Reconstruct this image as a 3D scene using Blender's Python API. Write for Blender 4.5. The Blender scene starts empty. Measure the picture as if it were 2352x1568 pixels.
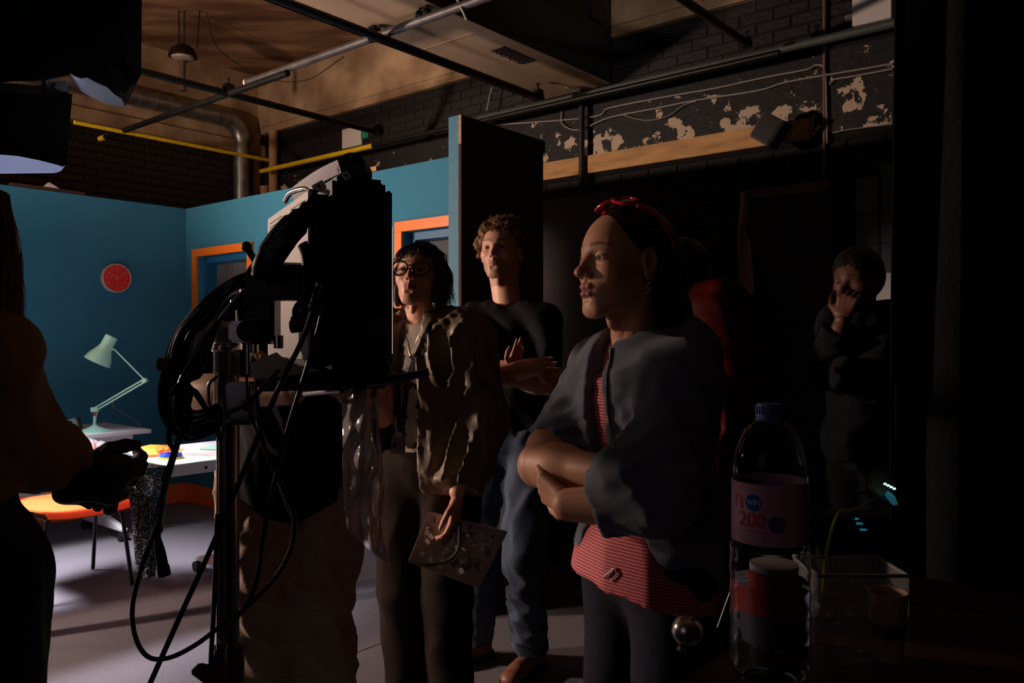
import bpy, math, random
import numpy as np
from mathutils import Vector as V, Matrix
random.seed(7); rng = np.random.RandomState(7)
SC = bpy.context.scene
COL = SC.collection
PI = math.pi
# ---------------------------------------------------------------- camera
F_PX, CX, CY, EYE = 1852.0, 1176.0, 776.0, 1.36
cam_d = bpy.data.cameras.new('camera'); cam = bpy.data.objects.new('camera', cam_d); COL.objects.link(cam)
cam.location = (0, 0, EYE); cam.rotation_euler = (PI/2, 0, 0)
cam_d.sensor_width = 36.0; cam_d.lens = 36.0*F_PX/2352.0; cam_d.shift_y = -8.0/2352.0
cam_d.clip_start = 0.02
cam_d.dof.use_dof = False
SC.camera = cam
# ---------------------------------------------------------------- world, exposure
w = bpy.data.worlds.new('world'); SC.world = w; w.use_nodes = True
bg = w.node_tree.nodes['Background']; bg.inputs[0].default_value = (0.10, 0.12, 0.16, 1); bg.inputs[1].default_value = 0.0015
SC.view_settings.view_transform = 'Standard'; SC.view_settings.look = 'None'
SC.view_settings.gamma = 1; SC.view_settings.use_curve_mapping = False
SC.view_settings.exposure = 0.0
E1 = V((0.772, -0.635, 0)); E2 = V((0.635, 0.772, 0))
def R(a, b, z=0.0): return V((a*E1.x+b*E2.x, a*E1.y+b*E2.y, z))      # room coordinates
def area(name, loc, aim, size, power, col, size_y=None, spread=PI):
    l = bpy.data.lights.new(name, 'AREA'); l.energy = power; l.color = col; l.size = size
    if size_y: l.shape = 'RECTANGLE'; l.size_y = size_y
    l.spread = spread
    o = bpy.data.objects.new(name, l); COL.objects.link(o); o.location = loc
    o.rotation_euler = (V(aim)-V(loc)).to_track_quat('-Z', 'Y').to_euler(); return o
def spot(name, loc, aim, ang, power, col, blend=0.4, rad=0.05):
    l = bpy.data.lights.new(name, 'SPOT'); l.energy = power; l.color = col; l.spot_size = math.radians(ang)
    l.spot_blend = blend; l.shadow_soft_size = rad
    o = bpy.data.objects.new(name, l); COL.objects.link(o); o.location = loc
    o.rotation_euler = (V(aim)-V(loc)).to_track_quat('-Z', 'Y').to_euler(); return o
# the place's lamps: a soft light over the desks, a warm film light beyond the left edge of the picture;
# added fills: ceiling, carpet patches, skirt lining, beam, wall panel, green glint, foreground
KEYP = (-4.6, 3.4, 2.2)
area('overhead_light', R(-4.75, 1.05, 2.55), R(-4.6, 1.35, 0.5), 0.7, 78, (0.93, 0.93, 1.0), 0.7, spread=math.radians(70))
spot('left_film_light', KEYP, R(-2.35, 3.45, 2.85), 104, 660, (1.0, 0.72, 0.56), 0.9, 0.12)
spot('ceiling_bounce_fill', (-4.5, 3.2, 2.4), (-2.1, 7.0, 4.1), 62, 330, (1.0, 0.70, 0.52), 0.9, 0.12)  # added fill standing in for light bounced up to the ceiling
spot('floor_patch_spot', (-3.9, 2.7, 1.15), (-1.2, 3.0, 0.1), 62, 340, (1.0, 0.74, 0.6), 0.3, 0.04)  # added spot that makes the warm patches on the carpet
spot('lining_fill_spot', (-2.45, 2.45, 1.75), (-1.42, 2.88, 2.26), 26, 14, (0.85, 0.88, 1.0), 0.4, 0.05)  # added spot to brighten the folded lining
spot('beam_fill_spot', (-1.2, -1.2, 2.4), (0.85, 5.4, 3.85), 16, 260, (1.0, 0.84, 0.76), 0.6, 0.1)  # added fill from behind the camera for the concrete beam
spot('wall_panel_fill', (-0.9, -1.0, 2.5), (2.10, 4.30, 1.75), 6, 60, (1.0, 0.92, 0.9), 0.6, 0.1)  # added narrow fill for the grey panel on the right wall
spot('green_glint_spot', (2.3, 3.9, 4.0), (1.72, 4.95, 3.42), 14, 1.2, (0.0, 1.0, 0.35), 0.8, 0.01)  # added spot out of view, makes the green glint on the wall
area('room_fill', (-1.8, -1.2, 1.9), (0.6, 1.6, 1.2), 1.2, 1.3, (0.90, 0.72, 0.85))  # added weak fill for the dark foreground
# ---------------------------------------------------------------- unprojection helpers (points in the room, metres)
def P(px, py, Y): return V(((px-CX)*Y/F_PX, Y, EYE-(py-CY)*Y/F_PX))
def on_b(px, py, b):                                                # on a plane parallel to the right wall
    r = (px-CX)/F_PX; Y = b/(E2.x*r+E2.y); return P(px, py, Y)
def on_a(px, py, a):
    r = (px-CX)/F_PX; Y = a/(E1.x*r+E1.y); return P(px, py, Y)
def on_z(px, py, z): Y = F_PX*(EYE-z)/(py-CY); return P(px, py, Y)
# ---------------------------------------------------------------- objects
def prop(o, label=None, cat=None, group=None, kind=None):
    if label: o['label'] = label
    if cat: o['category'] = cat
    if group: o['group'] = group
    if kind: o['kind'] = kind
    return o
def wloc(o):
    p = V((0, 0, 0))
    while o is not None: p = p + o.location; o = o.parent
    return p
def thing(name, loc, label, cat, group=None):
    o = bpy.data.objects.new(name, None); COL.objects.link(o); o.location = loc
    o.empty_display_size = 0.05
    return prop(o, label, cat, group)
def link(name, me, mat, parent=None, base=None):
    o = bpy.data.objects.new(name, me); COL.objects.link(o)
    if mat is not None:
        me.materials.clear(); me.materials.append(mat)
    if base is not None:                                            # own origin at base (world)
        me.transform(Matrix.Translation(-V(base)))
        o.location = V(base) - (wloc(parent) if parent else V((0, 0, 0)))
    elif parent is not None:
        me.transform(Matrix.Translation(-wloc(parent)))
    if parent is not None: o.parent = parent
    return o
class MB:
    """collects shapes in world coordinates"""
    S = 1.0
    def __init__(s): s.v = []; s.f = []; s.smooth = True
    def add(s, vs, fs):
        n = len(s.v); s.v += [tuple(q) for q in vs]; s.f += [tuple(i+n for i in f) for f in fs]; return s
    def box(s, c, sz, ax=None):
        c = V(c); X, Y, Z = ax if ax else (V((1, 0, 0)), V((0, 1, 0)), V((0, 0, 1)))
        h = [q/2*MB.S for q in sz]
        vs = [c+X*(i*h[0])+Y*(j*h[1])+Z*(k*h[2]) for i in (-1, 1) for j in (-1, 1) for k in (-1, 1)]
        return s.add(vs, [(0, 1, 3, 2), (4, 6, 7, 5), (0, 4, 5, 1), (2, 3, 7, 6), (0, 2, 6, 4), (1, 5, 7, 3)])
    def rbox(s, a0, a1, b0, b1, z0, z1):                             # box in room coordinates
        return s.box(R((a0+a1)/2, (b0+b1)/2, (z0+z1)/2), (abs(a1-a0), abs(b1-b0), abs(z1-z0)), (E1, E2, V((0, 0, 1))))
    def tube(s, pts, r, n=10, caps=True, flat=None):
        pts = [V(p) for p in pts]; m = len(pts)
        rs = [q*MB.S for q in (r if isinstance(r, (list, tuple)) else [r]*m)]
        up = None; rings = []
        for i in range(m):
            t = (pts[min(i+1, m-1)]-pts[max(i-1, 0)])
            if t.length < 1e-9: t = V((0, 0, 1))
            t.normalize()
            if up is None:
                up = V((0, 0, 1)) if abs(t.z) < 0.9 else V((0, 1, 0))
                if flat is not None: up = V(flat[0])
            x = t.cross(up)
            if x.length < 1e-6: x = t.cross(V((1, 0, 0)))
            x.normalize(); y = x.cross(t).normalized(); up = y
            fy = flat[1] if flat is not None else 1.0
            rings.append([pts[i]+x*(rs[i]*math.cos(2*PI*k/n))+y*(rs[i]*fy*math.sin(2*PI*k/n)) for k in range(n)])
        vs = [p for rg in rings for p in rg]; fs = []
        for i in range(m-1):
            for k in range(n):
                a = i*n+k; b = i*n+(k+1) % n; fs.append((a, b, b+n, a+n))
        if caps: fs.append(tuple(range(n-1, -1, -1))); fs.append(tuple((m-1)*n+k for k in range(n)))
        return s.add(vs, fs)
    def lathe(s, prof, c, ax=(0, 0, 1), n=24):                        # prof [(r, h)]
        ax = V(ax).normalized(); x = ax.orthogonal().normalized(); y = ax.cross(x); c = V(c); vs = []; fs = []
        for (r, h) in [(q*MB.S, p*MB.S) for q, p in prof]:
            for k in range(n): vs.append(c+ax*h+x*(r*math.cos(2*PI*k/n))+y*(r*math.sin(2*PI*k/n)))
        for i in range(len(prof)-1):
            for k in range(n):
                a = i*n+k; b = i*n+(k+1) % n; fs.append((a, b, b+n, a+n))
        if prof[0][0] > 1e-5: fs.append(tuple(range(n-1, -1, -1)))
        if prof[-1][0] > 1e-5: fs.append(tuple((len(prof)-1)*n+k for k in range(n)))
        return s.add(vs, fs)
    def prism(s, poly, d):                                            # poly: world points, extruded by vector d
        n = len(poly); d = V(d); vs = [V(p) for p in poly]+[V(p)+d for p in poly]
        fs = [tuple(range(n)), tuple(range(2*n-1, n-1, -1))]+[(i, i+n, (i+1) % n+n, (i+1) % n) for i in range(n)]
        return s.add(vs, fs)
    def sheet(s, grid, th=0.0015):                                    # grid[i][j] points; gives thickness
        m = len(grid); n = len(grid[0]); g = [[V(p) for p in r] for r in grid]; vs = []; back = []
        for i in range(m):
            for j in range(n):
                du = g[min(i+1, m-1)][j]-g[max(i-1, 0)][j]; dv = g[i][min(j+1, n-1)]-g[i][max(j-1, 0)]
                nn = du.cross(dv); nn = nn.normalized() if nn.length > 1e-12 else V((0, 0, 1))
                vs.append(g[i][j]); back.append(g[i][j]-nn*th)
        N = m*n; fs = []
        for i in range(m-1):
            for j in range(n-1):
                a = i*n+j; fs.append((a, a+n, a+n+1, a+1)); fs.append((N+a, N+a+1, N+a+n+1, N+a+n))
        bd = [j for j in range(n)]+[i*n+n-1 for i in range(1, m)]+[(m-1)*n+j for j in range(n-2, -1, -1)]+[i*n for i in range(m-2, 0, -1)]
        for q in range(len(bd)):
            a = bd[q]; b = bd[(q+1) % len(bd)]; fs.append((a, b, N+b, N+a))
        return s.add(vs+back, fs)
    def mesh(s, name, smooth=None, angle=None, bevel=0, seg=2):
        me = bpy.data.meshes.new(name); me.from_pydata(s.v, [], s.f); me.validate(); me.update()
        import bmesh
        bm = bmesh.new(); bm.from_mesh(me)
        bmesh.ops.recalc_face_normals(bm, faces=bm.faces)
        if bevel:
            ed = [e for e in bm.edges if len(e.link_faces) == 2 and e.calc_face_angle(0) > 0.6]
            bmesh.ops.bevel(bm, geom=ed, offset=bevel, segments=seg, affect='EDGES', clamp_overlap=True)
        ang = 0.7 if angle is None else angle
        for e in bm.edges:
            e.smooth = not (len(e.link_faces) == 2 and e.calc_face_angle(0) > ang)
        for f in bm.faces: f.smooth = True
        bm.to_mesh(me); bm.free(); return me
    def build(s, name, mat, parent=None, base=None, **k):
        return link(name, s.mesh(name, **k), mat, parent, base)
def spline(pts, n=8):
    pts = [V(p) for p in pts]; out = []
    q = [pts[0]*2-pts[1]]+pts+[pts[-1]*2-pts[-2]]
    for i in range(1, len(q)-2):
        for k in range(n):
            t = k/n; a, b, c, d = q[i-1], q[i], q[i+1], q[i+2]
            out.append(0.5*((2*b)+(c-a)*t+(2*a-5*b+4*c-d)*t*t+(3*b-a-3*c+d)*t**3))
    out.append(pts[-1]); return out
def solo(name, mb, mat, label, cat, base=None, group=None, **k):
    if base is None:
        a = np.array(mb.v); base = (float(a[:, 0].mean()), float(a[:, 1].mean()), float(a[:, 2].min()))
    o = mb.build(name, mat, None, base, **k); return prop(o, label, cat, group)
def struct(name, mb, mat, parent=None, **k):
    o = mb.build(name, mat, parent, **k)
    if parent is None: o['kind'] = 'structure'
    return o
def text_mesh(txt, size, depth=0.0005, bold=0.0):
    c = bpy.data.curves.new('t', 'FONT'); c.body = txt; c.size = size; c.extrude = depth; c.offset = bold
    c.align_x = 'CENTER'; c.align_y = 'CENTER'; c.resolution_u = 5
    o = bpy.data.objects.new('t', c); COL.objects.link(o); bpy.context.view_layer.update()
    dg = bpy.context.evaluated_depsgraph_get(); me = bpy.data.meshes.new_from_object(o.evaluated_get(dg))
    bpy.data.objects.remove(o); bpy.data.curves.remove(c); return me
def text(name, txt, size, c, right, up, mat, parent, bold=0.0, depth=0.0005):
    me = text_mesh(txt, size, depth, bold); r = V(right).normalized(); u = V(up); u = (u-r*u.dot(r)).normalized(); n = r.cross(u)
    me.transform(Matrix(((r.x, u.x, n.x, c[0]), (r.y, u.y, n.y, c[1]), (r.z, u.z, n.z, c[2]), (0, 0, 0, 1))))
    return link(name, me, mat, parent)
# ---------------------------------------------------------------- materials
def mat(name, col, rough=0.6, metal=0.0, noise=0.0, scale=8.0, bump=0.0, bscale=40.0, spec=0.5, col2=None, trans=0.0,
        emit=None, estr=0.0, alpha=1.0, sheen=0.0, stretch=None, detail=4.0, thr=None, attr=None, ior=1.45, coord='Object', sss=0.0):
    m = bpy.data.materials.new(name); m.use_nodes = True; nt = m.node_tree; N = nt.nodes; Lk = nt.links
    p = N['Principled BSDF']; p.inputs['Base Color'].default_value = (*col, 1); p.inputs['Roughness'].default_value = rough
    p.inputs['Metallic'].default_value = metal; p.inputs['Specular IOR Level'].default_value = spec
    p.inputs['Transmission Weight'].default_value = trans; p.inputs['IOR'].default_value = ior
    p.inputs['Alpha'].default_value = alpha
    p.inputs['Sheen Weight'].default_value = sheen
    if sss: p.inputs['Subsurface Weight'].default_value = sss; p.inputs['Subsurface Radius'].default_value = (0.012, 0.005, 0.003); p.inputs['Subsurface Scale'].default_value = 1.0
    if emit: p.inputs['Emission Color'].default_value = (*emit, 1); p.inputs['Emission Strength'].default_value = estr
    if coord == 'World': tc = N.new('ShaderNodeNewGeometry'); out = tc.outputs['Position']
    else: tc = N.new('ShaderNodeTexCoord'); out = tc.outputs['Object']
    if stretch:
        mp = N.new('ShaderNodeMapping'); mp.inputs['Scale'].default_value = stretch; Lk.new(out, mp.inputs[0]); out = mp.outputs[0]
    src = None
    if attr:
        at = N.new('ShaderNodeAttribute'); at.attribute_name = attr; src = at.outputs['Color']; Lk.new(src, p.inputs['Base Color'])
    if noise or col2:
        n = N.new('ShaderNodeTexNoise'); n.inputs['Scale'].default_value = scale; n.inputs['Detail'].default_value = detail; Lk.new(out, n.inputs['Vector'])
        if col2:
            cr = N.new('ShaderNodeValToRGB'); lo, hi = thr if thr else (0.35, 0.65)
            cr.color_ramp.elements[0].position = lo; cr.color_ramp.elements[1].position = hi
            cr.color_ramp.elements[0].color = (*col, 1); cr.color_ramp.elements[1].color = (*col2, 1)
            Lk.new(n.outputs['Fac'], cr.inputs[0]); Lk.new(cr.outputs[0], p.inputs['Base Color']); src = cr.outputs[0]
        if noise:
            mr = N.new('ShaderNodeMapRange'); mr.inputs['From Min'].default_value = 0.3; mr.inputs['From Max'].default_value = 0.7
            mr.inputs['To Min'].default_value = 1-noise; mr.inputs['To Max'].default_value = 1+noise; Lk.new(n.outputs['Fac'], mr.inputs[0])
            vm = N.new('ShaderNodeVectorMath'); vm.operation = 'SCALE'
            if src is None:
                rg = N.new('ShaderNodeRGB'); rg.outputs[0].default_value = (*col, 1); src = rg.outputs[0]
            Lk.new(src, vm.inputs[0]); Lk.new(mr.outputs[0], vm.inputs['Scale']); Lk.new(vm.outputs[0], p.inputs['Base Color'])
    if bump:
        b = N.new('ShaderNodeTexNoise'); b.inputs['Scale'].default_value = bscale; b.inputs['Detail'].default_value = 6; Lk.new(out, b.inputs['Vector'])
        bn = N.new('ShaderNodeBump'); bn.inputs['Strength'].default_value = bump; bn.inputs['Distance'].default_value = 0.01
        Lk.new(b.outputs['Fac'], bn.inputs['Height']); Lk.new(bn.outputs[0], p.inputs['Normal'])
    return m
# ---------------------------------------------------------------- signed distance modelling
class Fld:
    def __init__(s, lo, hi, h):
        s.lo = np.array(lo, float); s.h = h; s.n = (np.ceil((np.array(hi, float)-s.lo)/h).astype(int)+1)
        s.d = np.full(tuple(s.n), 0.2, np.float32)
    def sub(s, lo, hi):
        a = np.clip(np.floor((np.array(lo)-s.lo)/s.h).astype(int), 0, s.n); b = np.clip(np.ceil((np.array(hi)-s.lo)/s.h).astype(int)+1, 0, s.n)
        if np.any(b <= a): return None
        sl = tuple(slice(i, j) for i, j in zip(a, b))
        ax = [(s.lo[i]+s.h*np.arange(a[i], b[i])).astype(np.float32) for i in range(3)]
        return sl, ax[0][:, None, None], ax[1][None, :, None], ax[2][None, None, :]
    def put(s, q, d, k, op):
        sl = q; o = s.d[sl]
        if op == 'u':
            if k > 0:
                h = np.clip(0.5+0.5*(o-d)/k, 0, 1); s.d[sl] = o*(1-h)+d*h-k*h*(1-h)
            else: s.d[sl] = np.minimum(o, d)
        else:
            if k > 0:
                h = np.clip(0.5-0.5*(o+d)/k, 0, 1); s.d[sl] = o*(1-h)-d*h+k*h*(1-h)
            else: s.d[sl] = np.maximum(o, -d)
        return s
    def cone(s, a, b, r1, r2, k=0.02, op='u', cap=False, sc=None):
        """round cone; sc=(axis, factor) flattens along an axis"""
        a = np.array(a, float); b = np.array(b, float); m = max(r1, r2)+max(k, 0.03)
        g = s.sub(np.minimum(a, b)-m, np.maximum(a, b)+m)
        if g is None: return s
        q, X, Y, Z = g; ba = b-a; L2 = float(ba@ba)+1e-9
        px, py, pz = X-a[0], Y-a[1], Z-a[2]
        t = (px*ba[0]+py*ba[1]+pz*ba[2])/L2; tc = np.clip(t, 0, 1)
        ex, ey, ez = px-tc*ba[0], py-tc*ba[1], pz-tc*ba[2]
        if sc is not None:
            ax = np.array(sc[0], float); ax /= np.linalg.norm(ax); e = ex*ax[0]+ey*ax[1]+ez*ax[2]; f = (1/sc[1]-1)
            ex, ey, ez = ex+e*f*ax[0], ey+e*f*ax[1], ez+e*f*ax[2]
        d = np.sqrt(ex*ex+ey*ey+ez*ez)-(r1+(r2-r1)*tc)
        if cap:
            L = math.sqrt(L2); d = np.maximum(d, (t-1)*L)
            if cap == 2: d = np.maximum(d, -t*L)
        return s.put(q, d, k, op)
    def ell(s, c, r, k=0.02, op='u', rot=None):
        """ellipsoid; rot = three axes (rows)"""
        c = np.array(c, float); m = max(r)+max(k, 0.03); g = s.sub(c-m, c+m)
        if g is None: return s
        q, X, Y, Z = g; px, py, pz = X-c[0], Y-c[1], Z-c[2]
        A = np.eye(3) if rot is None else np.array([list(v) for v in rot], float)
        u = [(px*A[i][0]+py*A[i][1]+pz*A[i][2]) for i in range(3)]
        k0 = np.sqrt((u[0]/r[0])**2+(u[1]/r[1])**2+(u[2]/r[2])**2); k1 = np.sqrt((u[0]/r[0]**2)**2+(u[1]/r[1]**2)**2+(u[2]/r[2]**2)**2)+1e-6
        return s.put(q, k0*(k0-1)/k1, k, op)
    def bx(s, c, hs, rr=0.01, k=0.0, op='u', rot=None):
        c = np.array(c, float); m = float(np.linalg.norm(hs))+rr+max(k, 0.02); g = s.sub(c-m, c+m)
        if g is None: return s
        q, X, Y, Z = g; px, py, pz = X-c[0], Y-c[1], Z-c[2]
        A = np.eye(3) if rot is None else np.array([list(v) for v in rot], float)
        u = [np.abs(px*A[i][0]+py*A[i][1]+pz*A[i][2])-hs[i]+rr for i in range(3)]
        d = np.sqrt(np.maximum(u[0], 0)**2+np.maximum(u[1], 0)**2+np.maximum(u[2], 0)**2)+np.minimum(np.maximum(np.maximum(u[0], u[1]), u[2]), 0)-rr
        return s.put(q, d, k, op)
    def clip(s, c, n):                                                # keep the side where (p-c).n < 0
        q, X, Y, Z = s.sub(s.lo, s.lo+s.h*(s.n)); n = V(n).normalized()
        s.d = np.maximum(s.d, ((X-c[0])*n.x+(Y-c[1])*n.y+(Z-c[2])*n.z).astype(np.float32)); return s
    def warp(s, fn, lo=None, hi=None):
        g = s.sub(s.lo if lo is None else lo, s.lo+s.h*s.n if hi is None else hi)
        if g is None: return s
        q, X, Y, Z = g; s.d[q] = s.d[q]+fn(X, Y, Z).astype(np.float32); return s
    def mesh(s):
        d = s.d.copy(); d[0] = d[-1] = 0.2; d[:, 0] = d[:, -1] = 0.2; d[:, :, 0] = d[:, :, -1] = 0.2
        ins = d < 0; nx, ny, nz = d.shape
        c = [ins[i:nx-1+i, j:ny-1+j, k:nz-1+k] for i in (0, 1) for j in (0, 1) for k in (0, 1)]
        al = c[0].copy(); an = c[0].copy()
        for q in c[1:]: al &= q; an |= q
        I, J, K = np.nonzero(an & ~al)
        if len(I) == 0: return np.zeros((0, 3)), np.zeros((0, 4), int)
        off = [(i, j, k) for i in (0, 1) for j in (0, 1) for k in (0, 1)]
        val = np.stack([d[I+o[0], J+o[1], K+o[2]] for o in off], 1).astype(float)
        acc = np.zeros((len(I), 3)); cnt = np.zeros(len(I))
        for a in range(8):
            for ax, b in ((0, a | 4), (1, a | 2), (2, a | 1)):
                if b == a: continue
                va, vb = val[:, a], val[:, b]; m = (va < 0) != (vb < 0); t = np.where(m, va/(va-vb+1e-12), 0)
                pa = np.array(off[a], float); pb = np.array(off[b], float)
                acc += np.where(m[:, None], pa+(pb-pa)*t[:, None], 0); cnt += m
        pos = s.lo+s.h*(np.stack([I, J, K], 1)+acc/cnt[:, None])
        idx = -np.ones((nx-1, ny-1, nz-1), np.int64); idx[I, J, K] = np.arange(len(I)); F = []
        for ax in range(3):
            sl0 = [slice(1, -1)]*3; sl1 = [slice(1, -1)]*3; sl0[ax] = slice(0, -1); sl1[ax] = slice(1, None)
            A = ins[tuple(sl0)]; B = ins[tuple(sl1)]; ii = np.array(np.nonzero(A != B))
            inA = A[tuple(ii)]
            st = [1, 1, 1]; st[ax] = 0; p = ii+np.array(st)[:, None]
            o1, o2 = [q for q in range(3) if q != ax]
            def g(u, v):
                r = p.copy(); r[o1] -= u; r[o2] -= v; return idx[tuple(r)]
            Q = np.stack([g(1, 1), g(0, 1), g(0, 0), g(1, 0)], 1)
            fl = inA if ax != 1 else ~inA
            Q = np.where(fl[:, None], Q, Q[:, ::-1]); F.append(Q)
        return pos, np.concatenate(F)
def np_mesh(name, pos, F, col=None):
    me = bpy.data.meshes.new(name); me.vertices.add(len(pos)); me.vertices.foreach_set('co', pos.astype(np.float32).ravel())
    n = F.shape[1]; me.loops.add(F.size); me.loops.foreach_set('vertex_index', F.astype(np.int32).ravel())
    me.polygons.add(len(F)); me.polygons.foreach_set('loop_start', np.arange(0, F.size, n, dtype=np.int32))
    me.polygons.foreach_set('loop_total', np.full(len(F), n, np.int32)); me.update(); me.validate()
    me.polygons.foreach_set('use_smooth', np.ones(len(me.polygons), bool))
    if col is not None:
        at = me.color_attributes.new('tint', 'FLOAT_COLOR', 'POINT'); c4 = np.ones((len(pos), 4), np.float32); c4[:, :3] = col; at.data.foreach_set('color', c4.ravel())
    return me
def sdf_obj(name, flds, mt, parent, colfn=None):
    vs = []; fs = []; n = 0
    for f in flds:
        p, q = f.mesh() if isinstance(f, Fld) else f
        vs.append(p); fs.append(q+n); n += len(p)
    pos = np.concatenate(vs); Fa = np.concatenate(fs)
    return link(name, np_mesh(name, pos, Fa, colfn(pos) if colfn else None), mt, parent)
def folds(amp, freq, seed, along=None, st=0.85, ridge=True):
    """cloth folds: ridged sine noise, stretched along a direction"""
    r = np.random.RandomState(seed); W = r.randn(5, 3); W /= np.linalg.norm(W, axis=1)[:, None]
    if along is not None:
        a = np.array(along, float); a /= np.linalg.norm(a); W = W-(W@a)[:, None]*a*st
    W = W*freq*(0.6+0.8*r.rand(5))[:, None]; ph = r.rand(5)*6.28
    def fn(X, Y, Z):
        o = 0
        wx = 0.35*np.sin(9*Y+7*Z+seed); wy = 0.35*np.sin(11*Z+6*X)
        for i in range(5): o = o+np.sin(W[i][0]*X+W[i][1]*Y+W[i][2]*Z+ph[i]+wx*3+wy*2)
        o = o/2.2
        return amp*(np.abs(o)-0.6) if ridge else amp*o
    return fn
# ---------------------------------------------------------------- people
def ax3(fwd):                                                        # head frame: left, forward, up
    f = V(fwd).normalized(); l = V((0, 0, 1)).cross(f).normalized(); return l, f, f.cross(l)*-1
SK = {}
def head(c, fwd, s=1.0, roll=0.0, h=0.0026, nose=1.0, jaw=1.0, lipf=1.0, brow=1.0, neck_to=None, open_=0.0, skin=(0.42, 0.22, 0.15), lip=(0.33, 0.09, 0.085), browc=(0.05, 0.03, 0.02), stubble=None, lids=1.0, neckr=1.0):
    l, f, u = ax3(fwd)
    if u.z < 0: u = -u
    l = f.cross(u).normalized()*-1
    if roll:
        M = Matrix.Rotation(roll, 3, f); l = M @ l; u = M @ u
    c = V(c)
    def T(x, y, z): return c+(l*x+f*y+u*z)*s
    rot = (l, f, u); lo = np.array(c)-0.145*s; hi = np.array(c)+0.135*s
    if neck_to is not None: lo = np.minimum(lo, np.array(neck_to)-0.06)
    F_ = Fld(lo, hi, h)
    def el(p, r, k=0.015, op='u', ro=rot): F_.ell(T(*p), [q*s for q in r], k*s, op, ro)
    def co(a, b, r1, r2, k=0.01, op='u', sc=None): F_.cone(T(*a), T(*b), r1*s, r2*s, k*s, op, sc=sc)
    el((0, -0.016, 0.034), (0.075, 0.094, 0.080), 0.0)
    el((0, 0.022, 0.005), (0.064, 0.066, 0.086), 0.03)
    el((0, 0.020, -0.052), (0.054*jaw, 0.058, 0.050), 0.03)
    for g in (-1, 1):
        co((g*0.050*jaw, -0.002, -0.050), (g*0.018*jaw, 0.066, -0.096), 0.017, 0.014, 0.02)
        el((g*0.041, 0.052, -0.020), (0.022, 0.022, 0.020), 0.025)
        co((g*0.044, 0.064, 0.030), (g*0.010, 0.079, 0.027), 0.008*brow, 0.008*brow, 0.012)
    el((0, 0.067, -0.097), (0.018, 0.017, 0.015), 0.02)
    el((0, 0.060, -0.060), (0.032, 0.030, 0.032), 0.02)
    for g in (-1, 1):
        el((g*0.031, 0.092, 0.004), (0.016, 0.014, 0.013), 0.012, 's')
        el((g*0.031, 0.0680, 0.005), (0.0175, 0.0150, 0.0135), 0.004)
        el((g*0.031, 0.0875, 0.0045), (0.0128, 0.0150, 0.0042*lids), 0.002, 's')
    co((0, 0.078, 0.022), (0, 0.100*1, -0.018), 0.0075, 0.0085, 0.012)
    el((0, 0.100*1+0.004*nose, -0.024), (0.0105*nose, 0.0105, 0.0095), 0.008)
    for g in (-1, 1):
        el((g*0.0125*nose, 0.090, -0.028), (0.0075, 0.0095, 0.0072), 0.006)
        el((g*0.0065*nose, 0.098, -0.0355), (0.0035, 0.0052, 0.0045), 0.002, 's')
    co((0, 0.090, -0.038), (0, 0.091, -0.047), 0.003, 0.003, 0.008)
    zo = 0.0025*open_
    for g in (-1, 1):
        co((0, 0.0905, -0.0525+zo), (g*0.013, 0.0875, -0.0525+zo), 0.0052*lipf, 0.0048*lipf, 0.003)
        co((g*0.013, 0.0875, -0.0530+zo), (g*0.0235, 0.0780, -0.0575), 0.0046*lipf, 0.0025, 0.003)
        co((0, 0.0890, -0.0650-zo), (g*0.012, 0.0860, -0.0640-zo), 0.0062*lipf, 0.0054*lipf, 0.003)
        co((g*0.012, 0.0860, -0.0640-zo), (g*0.0230, 0.0780, -0.0585), 0.0050*lipf, 0.0025, 0.003)
        co((0, 0.0985, -0.0588), (g*0.022, 0.0850, -0.0582), 0.0016+zo*0.6, 0.001, 0.0015, 's')
    el((0, 0.094, -0.0755), (0.014, 0.010, 0.0045), 0.008, 's')
    for g in (-1, 1):                                                # ears
        er = (V((l*1.0+f*-0.25*g*g)).normalized(), f, u)
        el((g*0.0765, -0.012, -0.002), (0.0085, 0.0185, 0.031), 0.006)
        el((g*0.0850, -0.010, 0.003), (0.0075, 0.0115, 0.020), 0.004, 's')
        el((g*0.0800, -0.008, -0.028), (0.0065, 0.010, 0.010), 0.006)
    if neck_to is not None:
        n0 = T(0, -0.028, -0.055); F_.cone(n0, neck_to, 0.052*s*neckr, 0.056*s*neckr, 0.022)
        for g in (-1, 1):                                            # sternomastoid
            F_.cone(T(g*0.052, -0.02, -0.055), V(neck_to)+f*0.028+l*(g*0.02), 0.013*s, 0.011*s, 0.02)
        el((0, 0.022, -0.118), (0.012, 0.012, 0.016), 0.02)
    Li = np.array(l); Fi = np.array(f); Ui = np.array(u); C0 = np.array(c)
    def colfn(pos):
        q = (pos-C0)/s; x = q@Li; y = q@Fi; z = q@Ui; col = np.tile(np.array(skin), (len(pos), 1))
        ax = np.abs(x)
        def mixc(m, cc):
            nonlocal col
            m = np.clip(m, 0, 1)[:, None]; col = col*(1-m)+np.array(cc)*m
        near = (np.linalg.norm(q, axis=1) < 0.16)
        bl = (np.exp(-((ax-0.04)/0.022)**2-((z+0.022)/0.02)**2)+np.exp(-(x/0.014)**2-((z+0.024)/0.014)**2))*(y > 0.03)*0.35
        mixc(bl*near, (skin[0]*1.05, skin[1]*0.75, skin[2]*0.75))
        zc = -0.0585+0.10*0; lipm = (y > 0.070)*near
        up = np.exp(-((z-(-0.0535-0.12*ax+zo))/(0.0052*lipf))**6)*(ax < 0.0225); dn = np.exp(-((z-(-0.0640-zo+0.14*ax))/(0.0060*lipf))**6)*(ax < 0.0205)
        mixc(np.maximum(up, dn)*lipm, lip)
        mixc(np.exp(-((z+0.0586)/0.0016)**2)*(ax < 0.023)*lipm*0.85, (lip[0]*0.15, lip[1]*0.15, lip[2]*0.15))
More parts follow.
